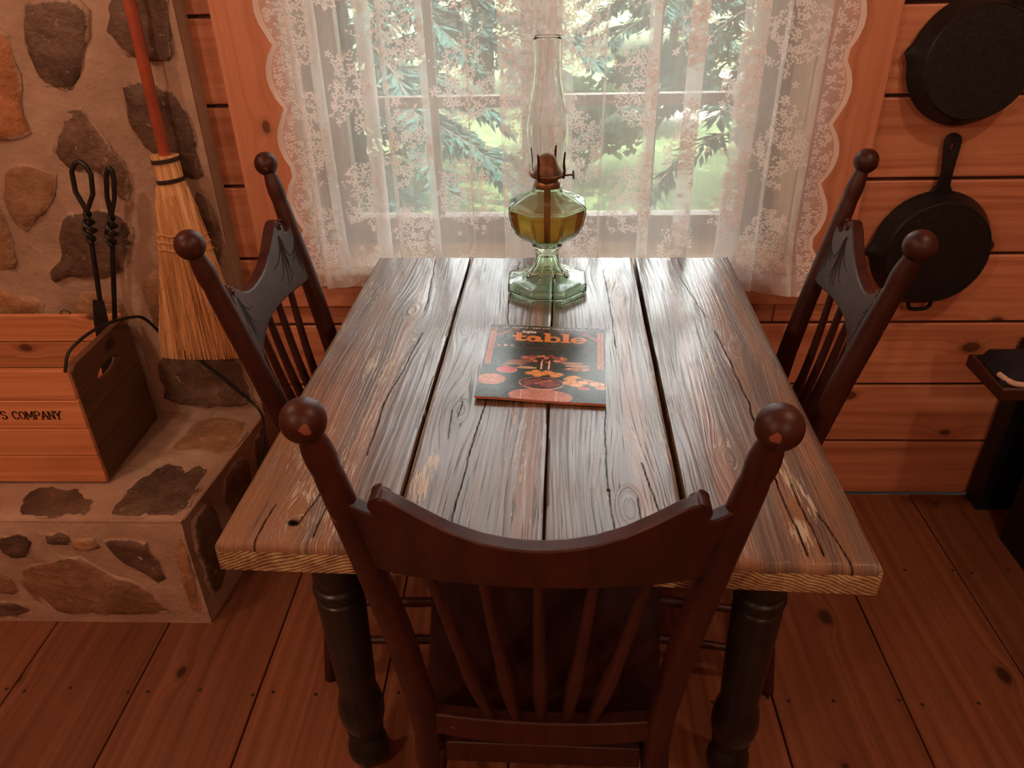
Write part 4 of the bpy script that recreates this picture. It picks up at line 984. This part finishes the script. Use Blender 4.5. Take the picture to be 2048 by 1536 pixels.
def twist_tool(name, label, top, bot, loop, blade):
    t = thing(name, label, 'fire tool', bot, 0, 'fireplace tools by the crate')
    T = Vector(top) - Vector(bot); up = T.normalized(); side = up.cross(Vector((0, 1, 0))).normalized(); fw = side.cross(up); Lg = T.length
    at = lambda d, a=0, b=0: up*d + side*a + fw*b
    MB().tube([at(.0), at(Lg-.19)], .0058, 10).build('shaft', M['black'], t)
    h = MB()
    for ph in (0, PI):
        pts = []
        for k in range(49):
            q = k/48; rr = .0105*math.sin(PI*min(1, max(0, q)))*(.62+.38*abs(math.cos(q*2*PI)))+.002; a = ph + q*2*PI*2.1
            pts.append(at(Lg-.195 + .085*q, rr*math.cos(a), rr*math.sin(a)))
        h.tube(pts, .0048, 8)
    h.build('twisted_grip', M['black'], t)
    pts = [at(Lg-.112, 0), at(Lg-.07, -loop), at(Lg-.025, -loop*1.1), at(Lg-.006, -loop*.6), at(Lg, 0), at(Lg-.006, loop*.6), at(Lg-.025, loop*1.1), at(Lg-.07, loop), at(Lg-.112, 0)]
    sm = []
    for i in range(len(pts)-1):
        for q in (0, .33, .66): sm.append(pts[i].lerp(pts[i+1], q))
    sm.append(pts[-1]); MB().tube(sm, .0055, 8).build('loop', M['black'], t)
    if blade:
        MB().plate([(-.014, .0), (.014, .0), (.017, .24), (.012, .30), (-.012, .30), (-.017, .24)], [], -.003, .003, lambda x, y, z: tuple(at(y+.06, x, z-.008))).build('flat_bar', M['black'], t)
    else:
        MB().tube([at(0), at(.02, .012), at(.05, .03), at(.075, .034)], [.0058, .0058, .005, .002], 8).build('hook', M['black'], t)
    return t
twist_tool('fire_shovel', 'black wrought-iron fire tool with twisted grip and open loop top leaning in the crate', (-1.004, 1.655, 1.018), (-1.114, 1.650, HZ+.018), .019, True)
twist_tool('fire_poker', 'slimmer black fire poker right of the looped tool, leaning in the crate corner', (-.957, 1.682, .996), (-1.132, 1.688, HZ+.018), .008, False)

cd = [(-1.034,1.4155,.628),(-1.026,1.43,.662),(-1.015,1.45,.677),(-1.006,1.5,.681),(-.997,1.56,.674),(-.987,1.64,.650),(-.978,1.685,.622),(-.950,1.712,.548),(-.885,1.716,.487),(-.822,1.716,.415),(-.764,1.714,.348),(-.737,1.675,.330),(-.728,1.63,.300),(-.742,1.58,.19),(-.762,1.56,.05),(-.752,1.52,.008)]
def smooth(pts, n=6):
    P = [Vector(p) for p in pts]; out = []
    for i in range(len(P)-1):
        p0, p1, p2, p3 = P[max(0, i-1)], P[i], P[i+1], P[min(len(P)-1, i+2)]
        for k in range(n):
            q = k/n; out.append(.5*((2*p1) + (p2-p0)*q + (2*p0-5*p1+4*p2-p3)*q*q + (3*p1-p0-3*p2+p3)*q**3))
    out.append(P[-1]); return out
tag(MB().tube(smooth(cd), .0036, 8).build('power_cord', M['cable']), 'black cord looped over the crate end and running down the hearth corner', 'cord')

# ------------------------------------------------------------------ broom hung on the chimney
bw = thing('broom', 'straw broom with red varnished handle hanging on the stone chimney', 'broom', (-.831, 1.692, 1.02))
hd = Vector((-.823+.8305, 0, 1.327-1.02)); hd = Vector((.0068, 0, .307)); 
MB().tube([hd*-.15, hd*0.3, hd*1.0, hd*2.1, hd*2.16], [.0125, .0125, .0122, .0118, .007], 16).build('handle', M['red_stick'], bw)
lp = MB().tube([tuple(hd*2.1 + Vector((0, .0, 0))), tuple(hd*2.1 + Vector((-.01, .018, .045))), tuple(hd*2.1 + Vector((0, .030, .062))), tuple(hd*2.1 + Vector((.01, .018, .045))), tuple(hd*2.1)], .002, 6); lp.build('hanging_loop', M['wire'], bw)
prof = [(.000, .0, .031, .021), (-.010, -.0005, .0295, .020), (-.055, -.001, .029, .0185), (-.075, -.002, .036, .019), (-.12, -.003, .046, .019), (-.195, -.003, .0585, .018), (-.25, -.006, .066, .018), (-.34, -.014, .081, .0175), (-.44, -.024, .096, .017), (-.478, -.028, .102, .016)]
rs = []
for (z, cx, hw, ht) in prof:
    ring = []
    for k in range(40):
        a = 2*PI*k/40; q = 1 + .05*math.sin(a*13+z*30)+.03*math.sin(a*29)
        zz = z + (random.uniform(-.018, .010) if z < -.47 else 0)
        ring.append((cx + hw*q*math.copysign(abs(math.cos(a))**.8, math.cos(a)), ht*q*math.sin(a), zz))
    rs.append(ring)
hdm = MB().rings(rs).build('bristle_body', M['straw'], bw, angle=80)
sw = MB()
for i in range(900):
    a = random.uniform(0, 2*PI); k0 = random.uniform(-.5, -.06); 
    def srf(z, a, o):
        hw = np.interp(-z, [-p[0] for p in prof], [p[2] for p in prof]); ht = np.interp(-z, [-p[0] for p in prof], [p[3] for p in prof]); cx = np.interp(-z, [-p[0] for p in prof], [p[1] for p in prof])
        return Vector((cx + (hw+o)*math.cos(a), -(ht+o)*abs(math.sin(a)), z))
    z0 = random.uniform(-.42, -.08); z1 = max(-.505, z0 - random.uniform(.08, .42)); a = random.uniform(.05, PI-.05)
    p = [srf(z0+(z1-z0)*q, a + random.uniform(-.015, .015), .001 + .0018*q) for q in (0, .5, 1)]
    p[2] += Vector((random.uniform(-.006, .006), random.uniform(-.003, .002), 0))
    sw.tube(p, [.0011, .0010, .0006], 3)
tag(sw.build('straws', M['straw'], hdm), kind='stuff')
for z in (-.010, -.055):
    hw = np.interp(-z, [-p[0] for p in prof], [p[2] for p in prof]); ht = np.interp(-z, [-p[0] for p in prof], [p[3] for p in prof])
    b = MB(); 
    for dz in (-.003, .0, .003): b.tube([((hw+.0018)*math.cos(a)*1.02, (ht+.0018)*math.sin(a)*1.04, z+dz + .004*math.cos(a)) for a in np.linspace(0, 2*PI, 33)], .0019, 6)
    b.build('binding_wire', M['wire'], bw)
for z in (-.178, -.196, -.214):
    hw = float(np.interp(-z, [-p[0] for p in prof], [p[2] for p in prof])); b = MB()
    b.tube([(-.003+(hw+.004)*math.cos(a), -(.0205)*math.sin(a)*1.1-.002, z+.0015*math.sin(a*9)) for a in np.linspace(-.1, PI+.1, 30)], .0017, 6)
    b.build('stitching', M['twine'], bw)
MB().tube([tuple(hd*2.1+Vector((0, .045, .062))), tuple(hd*2.1+Vector((0, .018, .066)))], .0035, 8).build('peg', M['wire'], bw)

# ------------------------------------------------------------------ cast iron skillets on the wall (cooking side to the wall)
def skillet(label, cx, cz_, Rr, tilt, handle_ang, helper, spout):
    t = thing('skillet', label, 'skillet', (cx, 1.790 - .19*math.sin(tilt), cz_), 0, 'cast iron skillets on the log wall')
    t.rotation_euler = (PI/2 - tilt, 0, 0)       # local z points into the room
    n = 96; rs = []
    prof = [(1.0, .0), (1.005, .005), (.985, .010), (.93, .030), (.885, .043), (.872, .0475), (.85, .0500), (.845, .0485), (.45, .0486), (.1, .0487), (.004, .0487)]
    prof_in = [(.004, .044), (.10, .044), (.82, .044), (.86, .040), (.955, .004), (.965, .0)]
    for (r, z) in prof + prof_in[0:]:
        ring = []
        for k in range(n):
            a = 2*PI*k/n; d1 = abs(((a-spout)+PI) % (2*PI) - PI); d2 = abs(((a-spout-PI)+PI) % (2*PI) - PI)
            q = 1 + .085*math.exp(-(min(d1, d2)/.10)**2)*max(0, (r-.88)/.12)**1.5*(1 if r > .88 else 0)
            ring.append((Rr*r*q*math.cos(a), Rr*r*q*math.sin(a), z))
        rs.append(ring)
    rs.append(rs[0]); MB().rings(rs, True, False, False).build('pan', M['iron'], t, angle=50)
    # handle, teardrop with a slot
    hl = .138; ca, sa = math.cos(handle_ang), math.sin(handle_ang)
    def hw(q): return float(np.interp(q, [0, .06, .15, .35, .55, .75, .86, .93, .975, 1], [.034, .022, .0145, .0120, .0140, .0172, .0178, .0158, .0105, .003]))
    f = lambda x, y, z: (x*ca - y*sa, x*sa + y*ca, z + .010*min(1, (x-Rr*.94)/.05))
    def sw(q): return .0046*math.sqrt(max(0, 1-((q-.80)/.085)**2))
    qs = np.concatenate([np.linspace(0, .70, 14), np.linspace(.715, .885, 13), [.91, .94, .965, .985, .996]]); V = []; F = []
    for q in qs:
        x = Rr*.94 + hl*q
        for z in (.0115, .001):
            for y in (hw(q), sw(q), -sw(q), -hw(q)): V.append(f(x, y, z))
    for i in range(len(qs)-1):
        o, p = i*8, i*8+8; solid = sw(qs[i]) == 0 and sw(qs[i+1]) == 0
        for z in (0, 4):
            F += [(o+z, o+z+1, p+z+1, p+z), (o+z+2, o+z+3, p+z+3, p+z+2)]
        F += [(o, p, p+4, o+4), (o+3, o+7, p+7, p+3)]
        if not solid: F += [(o+1, o+5, p+5, p+1), (o+2, p+2, p+6, o+6)]
    e = (len(qs)-1)*8; F += [(0, 1, 5, 4), (2, 3, 7, 6), (e, e+4, e+5, e+1), (e+2, e+6, e+7, e+3)]
    hm = MB(); hm.add(V, F); me = hm.mesh('handle', 50)
    bm = bmesh.new(); bm.from_mesh(me); bmesh.ops.remove_doubles(bm, verts=bm.verts, dist=.00005); bmesh.ops.recalc_face_normals(bm, faces=bm.faces); bm.to_mesh(me); bm.free()
    link('handle', me, M['iron'], t, .0022, 2)
    if helper:
        pts = []
        for q in np.linspace(-1, 1, 15):
            a = handle_ang + PI + q*.21; rr = Rr*(.98 + .135*(1-abs(q)**5)); pts.append((rr*math.cos(a), rr*math.sin(a), .008))
        MB().tube(smooth(pts, 3), .0048, 8).build('helper_handle', M['iron'], t)
    MB().tube([(f(Rr*.94+hl*.85, 0, 0)[0], f(Rr*.94+hl*.85, 0, 0)[1], -.012), (f(Rr*.94+hl*.85, 0, 0)[0], f(Rr*.94+hl*.85, 0, 0)[1], .026)], .0022, 8).build('hanging_nail', M['nail'], t)
skillet('black cast iron skillet with helper handle behind the right chair, lower of the two', .917, .757, .137, R(4), R(92), True, R(182))
skillet('black cast iron skillet hung high on the wall, upper of the two, no helper handle', .900, 1.172, .130, R(3), R(62), False, R(172))

# ------------------------------------------------------------------ dark cabinet with cloth at the right edge
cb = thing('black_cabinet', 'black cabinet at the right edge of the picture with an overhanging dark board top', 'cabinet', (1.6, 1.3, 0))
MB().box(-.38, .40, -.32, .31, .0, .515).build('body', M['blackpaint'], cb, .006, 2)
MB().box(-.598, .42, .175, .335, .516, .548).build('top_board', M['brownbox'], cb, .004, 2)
MB().box(-.388, .40, .42, .484, .0, .515).build('wall_shade_block', M['blackpaint'], cb, .004, 2)  # black box added in place of the cabinet's shadow on the wall
MB().box(-.36, .02, -.328, -.319, .06, .48).build('door', M['blackpaint'], cb, .003, 2)
cl = thing('folded_cloth', 'navy folded cloth with a cream hem on the dark cabinet top', 'cloth', (1.196, 1.545, .5495))
vs = []; nx, ny = 26, 12
mbc = MB(); tp = []
for j in range(ny+1):
    for i in range(nx+1):
        u, v = i/nx, j/ny; e = min(u*nx, v*ny, (1-v)*ny, (1-u)*nx)
        h = .030*min(1, (e/1.6))**.5 if e > 0 else .0; h += .003*(float(fbm(u*5, v*4))-.5)*min(1, e)
        tp.append((-.185 + .45*u - .012*(float(vn(v*5, 1))-.5), -.055 + .135*v + .008*(float(vn(u*6, 3))-.5), max(.0005, h)))
fs = []
for j in range(ny):
    for i in range(nx): q = j*(nx+1)+i; fs.append((q, q+1, q+nx+2, q+nx+1))
mbc.add(tp, fs); mbc.build('cloth', M['navy'], cl, angle=80)
MB().tube(smooth([(-.186, -.028, .012), (-.180, -.046, .010), (-.165, -.060, .006), (-.135, -.064, .005), (-.09, -.060, .006), (-.04, -.055, .009), (0, -.060, .006), (.06, -.062, .005)]), .0062, 8).build('hem', M['cream'], cl)

# ------------------------------------------------------------------ magazine
def cover_pixels(w, h):
    X, Y = np.meshgrid((np.arange(w)+.5)/w, 1-(np.arange(h)+.5)/h)   # Y up
    asp = h/w
    img = np.empty((h, w, 3)); img[:] = (44, 56, 54)
    img += (fbm(X*9, Y*11)[..., None]-.5)*26
    def put(mask, c, k=1.0): img[mask] = img[mask]*(1-k) + np.array(c)*k
    def ell(cx, cy, rx, ry): return ((X-cx)/rx)**2 + ((Y-cy)/ry)**2 < 1
    def polyl(pts, wd):
        d = np.full(X.shape, 9.0)
        for (a, b), (c, e) in zip(pts[:-1], pts[1:]):
            vx, vy = c-a, (e-b)*asp; px, py = X-a, (Y-b)*asp; k = np.clip((px*vx+py*vy)/(vx*vx+vy*vy+1e-9), 0, 1); d = np.minimum(d, np.hypot(px-k*vx, py-k*vy))
        return d < wd
    put((Y > .86), (40, 30, 30), .6); put((Y > .68) & (fbm(X*28, Y*34) > .60), (120, 78, 50), .45)
    # timber posts, braces and rail
    put((X > .012) & (X < .066) & (Y > .43) & (Y < .95), (190, 112, 74)); put((X > .935) & (X < .985) & (Y > .42) & (Y < .93), (190, 112, 74))
    put((X > .048) & (X < .054) & (Y > .43) & (Y < .95), (140, 76, 48)); put((X > .958) & (X < .964) & (Y > .42) & (Y < .93), (140, 76, 48))
    put(polyl([(.06, .83), (.24, .95)], .016), (160, 92, 60)); put(polyl([(.94, .80), (.82, .90)], .016), (160, 92, 60))
    put(polyl([(.08, .665), (.62, .675)], .003), (120, 80, 58)); put((Y > .905) & (Y < .93), (90, 56, 42), .55)
    put((Y < .30) & (Y > .02), (38, 52, 50), .55)
    # long table of food, far to near
    put(ell(.5, .52, .16, .055), (150, 70, 56)); put(ell(.5, .50, .10, .07), (62, 44, 40))
    for k in range(26):
        a = k*.61; put(ell(.5 + .17*math.cos(a), .535 + .045*math.sin(a)*(.6+.4*math.sin(k)), .022, .014), ((172, 84, 62), (196, 120, 82), (140, 60, 48), (206, 140, 104))[k % 4])
    for (cx, cy, rx, ry, c) in ((.30, .49, .10, .018, (150, 96, 70)), (.27, .455, .09, .017, (170, 120, 92)), (.25, .425, .085, .018, (160, 100, 70)), (.73, .49, .09, .015, (186, 146, 112)), (.77, .455, .10, .016, (196, 160, 126)), (.78, .41, .12, .028, (120, 70, 56)), (.78, .413, .10, .019, (190, 112, 74)), (.36, .405, .09, .016, (206, 176, 126))):
        put(ell(cx, cy, rx, ry), c)
    for k in range(14): put(ell(.70+.16*((k*37) % 100)/100, .405+.016*((k*61) % 100)/100, .010, .006), ((222, 160, 96), (176, 80, 52), (226, 190, 150))[k % 3])
    put(ell(.21, .365, .085, .045), (222, 150, 128)); put(ell(.21, .37, .077, .037), (214, 70, 72)); put(ell(.26, .42, .05, .02), (44, 56, 54), .9)
    for cx in (.485, .545):
        put((np.abs(X-cx) < .0075) & (Y > .39) & (Y < .50), (232, 200, 178)); put(ell(cx+.003, .512, .004, .010), (255, 226, 150))
    for (cx, cy) in ((.40, .33), (.45, .355), (.50, .33), (.54, .355), (.58, .335), (.63, .33), (.46, .31), (.60, .31)): put(ell(cx, cy, .042, .024), (226, 146, 62)); put(ell(cx, cy+.006, .030, .012), (238, 172, 92))
    for (cx, cy, rx, ry) in ((.75, .30, .055, .024), (.72, .275, .05, .024), (.71, .225, .055, .026), (.77, .225, .05, .026), (.82, .235, .05, .024), (.77, .20, .05, .022), (.74, .245, .05, .02)): put(ell(cx, cy, rx, ry), (232, 160, 66)); put(ell(cx, cy+.006, rx*.7, ry*.5), (242, 186, 98))
    put(ell(.83, .165, .05, .02), (190, 66, 60)); put(polyl([(.83, .275), (.99, .225)], .014), (200, 124, 84)); put(ell(.93, .22, .06, .03), (226, 176, 122)); put(ell(.96, .185, .04, .03), (214, 158, 108))
    put(ell(.10, .225, .115, .072), (206, 122, 74)); put(ell(.10, .24, .095, .050), (220, 146, 96)); 
    for k in range(9): put(ell(.03+.02*k, .235+.012*math.sin(k*2), .012, .02), (196, 108, 62), .6)
    put(ell(.50, .20, .175, .082), (230, 176, 150)); put(ell(.50, .205, .168, .074), (84, 40, 40))
    for k in range(44): put(ell(.36+.28*((k*53) % 100)/100, .165+.085*((k*29) % 100)/100, .022, .012), ((140, 66, 54), (196, 120, 96), (96, 40, 44), (170, 84, 66))[k % 4], .9)
    put(~ell(.50, .2, .176, .083) & ell(.5, .2, .185, .09), (226, 170, 146), .0)
    put(ell(.505, .045, .245, .085) & (Y < .125) & ~ell(.50, .20, .175, .082), (196, 128, 104)); put((np.abs(X-.355) < .004) & (Y < .11), (232, 176, 150)); put((np.abs(X-.625) < .004) & (Y < .11), (232, 176, 150))
    for k in range(3): put(((np.abs(X-(.105+.055*k)) < .013) & (np.abs(Y-.695) < .010)), ((206, 150, 96), (230, 220, 210), (206, 150, 96))[k], .9)
    # lettering
    def letters(txt, x, y, h, wd, gap, thick, c):
        st_, _ = text_strokes(txt, x, y, h, wd, gap)
        for s in st_: put(polyl(s, thick), c)
    letters('100+ RECIPES FROM OUR TABLE TO YOURS', .10, .957, .014, .0135, .0085, .0022, (226, 214, 206))
    letters('ingles', .29, .887, .032, .019, .005, .0042, (244, 238, 234))
    O = (232, 142, 62); y0, xh = .765, .078
    def stem(x0, x1, ya, yb): put((X > x0) & (X < x1) & (Y > ya) & (Y < yb), O)
    def bowl(cx, rx, ki=.46, kx=0.0):
        cy = y0 + xh/2; o = ell(cx, cy, rx, xh/2+.004); i = ell(cx+kx, cy, rx*ki, xh/2*.66); put(o & ~i, O)
    # t
    stem(.235, .285, y0+.008, y0+.118); stem(.205, .325, y0+xh-.022, y0+xh-.002); put(ell(.285, y0+.018, .05, .020) & (Y < y0+.026), O); put(ell(.325, y0+.026, .022, .014) & ~ell(.315, y0+.034, .02, .014), O)
    # a
    bowl(.385, .052, .42); stem(.408, .452, y0, y0+xh-.016); put(ell(.405, y0+xh-.022, .047, .024) & (Y > y0+xh-.03), O); put(ell(.455, y0+.010, .022, .013), O)
    # b
    stem(.485, .530, y0, y0+.128); stem(.470, .520, y0+.112, y0+.128); bowl(.560, .062, .44, .0); stem(.485, .520, y0, y0+.1)
    # l
    stem(.640, .690, y0, y0+.128); stem(.622, .690, y0+.112, y0+.128); stem(.622, .708, y0, y0+.016)
    # e
    bowl(.775, .068, .48); put((X > .745) & (X < .838) & (np.abs(Y-(y0+xh*.50)) < .008), O); put((X > .79) & (Y > y0+.018) & (Y < y0+.030) & (X < .86), (48, 58, 56))
    g_ = img.mean(-1, keepdims=True); img = g_ + (img-g_)*.86
    img[Y < .70] *= (.84 + .28*fbm(X*45, Y*55)[..., None])[Y < .70]
    return lin(np.clip(img, 0, 255))
mg = thing('magazine', 'stapled food magazine with orange title and banquet photo on the table', 'magazine', (0, 1.19, TZ))
MC = [np.array(v) for v in ((-.1125, 1.068), (.1005, 1.047), (.1178, 1.316), (-.0985, 1.333))]   # near left, near right, far right, far left
GW, GH = 340, 430
px = cover_pixels(GW, GH)
def mag_z(U, V): return .0052 + .0042*np.exp(-(V/.25)**2)*(.35+.65*np.exp(-((U-.12)/.35)**2)) + .0010*np.sin(U*5+1)*V + .0008*np.sin(V*9)
def mag_xy(U, V): return (MC[0]*((1-U)*(1-V))[..., None] + MC[1]*(U*(1-V))[..., None] + MC[2]*(U*V)[..., None] + MC[3]*((1-U)*V)[..., None])
U, V_ = np.meshgrid(np.linspace(0, 1, GW+1), np.linspace(0, 1, GH+1))
xy = mag_xy(U, V_); vv = np.stack([xy[..., 0], xy[..., 1]-1.19, mag_z(U, V_)], -1).reshape(-1, 3)
idx = np.arange((GW+1)*(GH+1)).reshape(GH+1, GW+1)
ff = np.stack([idx[:-1, :-1], idx[:-1, 1:], idx[1:, 1:], idx[1:, :-1]], -1).reshape(-1, 4)
me = bpy.data.meshes.new('cover'); me.from_pydata(vv.tolist(), [], ff.tolist())
pc = px[::-1].reshape(-1, 3); at = me.attributes.new('print', 'FLOAT_COLOR', 'CORNER')
at.data.foreach_set('color', np.concatenate([np.repeat(pc, 4, axis=0), np.ones((len(pc)*4, 1))], 1).astype(np.float32).ravel())
me.polygons.foreach_set('use_smooth', [True]*len(me.polygons))
t = NT('glossy_printed_cover'); t.P(color=t.n('ShaderNodeAttribute', attribute_name='print').outputs['Color'], rough=.24, spec=.5); M['cover'] = t.mat
link('cover', me, M['cover'], mg)
pg = MB(); N1, N2 = 30, 30
U, V_ = np.meshgrid(np.linspace(0, 1, N1+1), np.linspace(0, 1, N2+1)); xy = mag_xy(U, V_); zt = mag_z(U, V_)
for k, (zo, sc) in enumerate(((.0006, .999), (.0020, .994), (.0034, .997))):
    z_ = np.maximum(zt-zo, .0008); b0 = .0012 if k == 2 else .0009
    c_ = xy.mean((0, 1)); q = c_ + (xy-c_)*sc; b = [(float(q[j, i, 0]), float(q[j, i, 1])-1.19, float(z_[j, i])) for j in range(N2+1) for i in range(N1+1)]
    fsx = [(j*(N1+1)+i, j*(N1+1)+i+1, (j+1)*(N1+1)+i+1, (j+1)*(N1+1)+i) for j in range(N2) for i in range(N1)]
    b2 = [(x, y, max(.0006, z-b0)) for x, y, z in b]; n_ = len(b)
    rim = [j for j in range(N1+1)] + [(j+1)*(N1+1)+N1 for j in range(N2)] + [N2*(N1+1)+N1-1-j for j in range(N1)] + [(N2-1-j)*(N1+1) for j in range(N2-1)]
    MB().add(b+b2, fsx + [tuple(i+n_ for i in f[::-1]) for f in fsx] + [(rim[i], rim[(i+1) % len(rim)], rim[(i+1) % len(rim)]+n_, rim[i]+n_) for i in range(len(rim))]).build('page', M['paper'], mg)
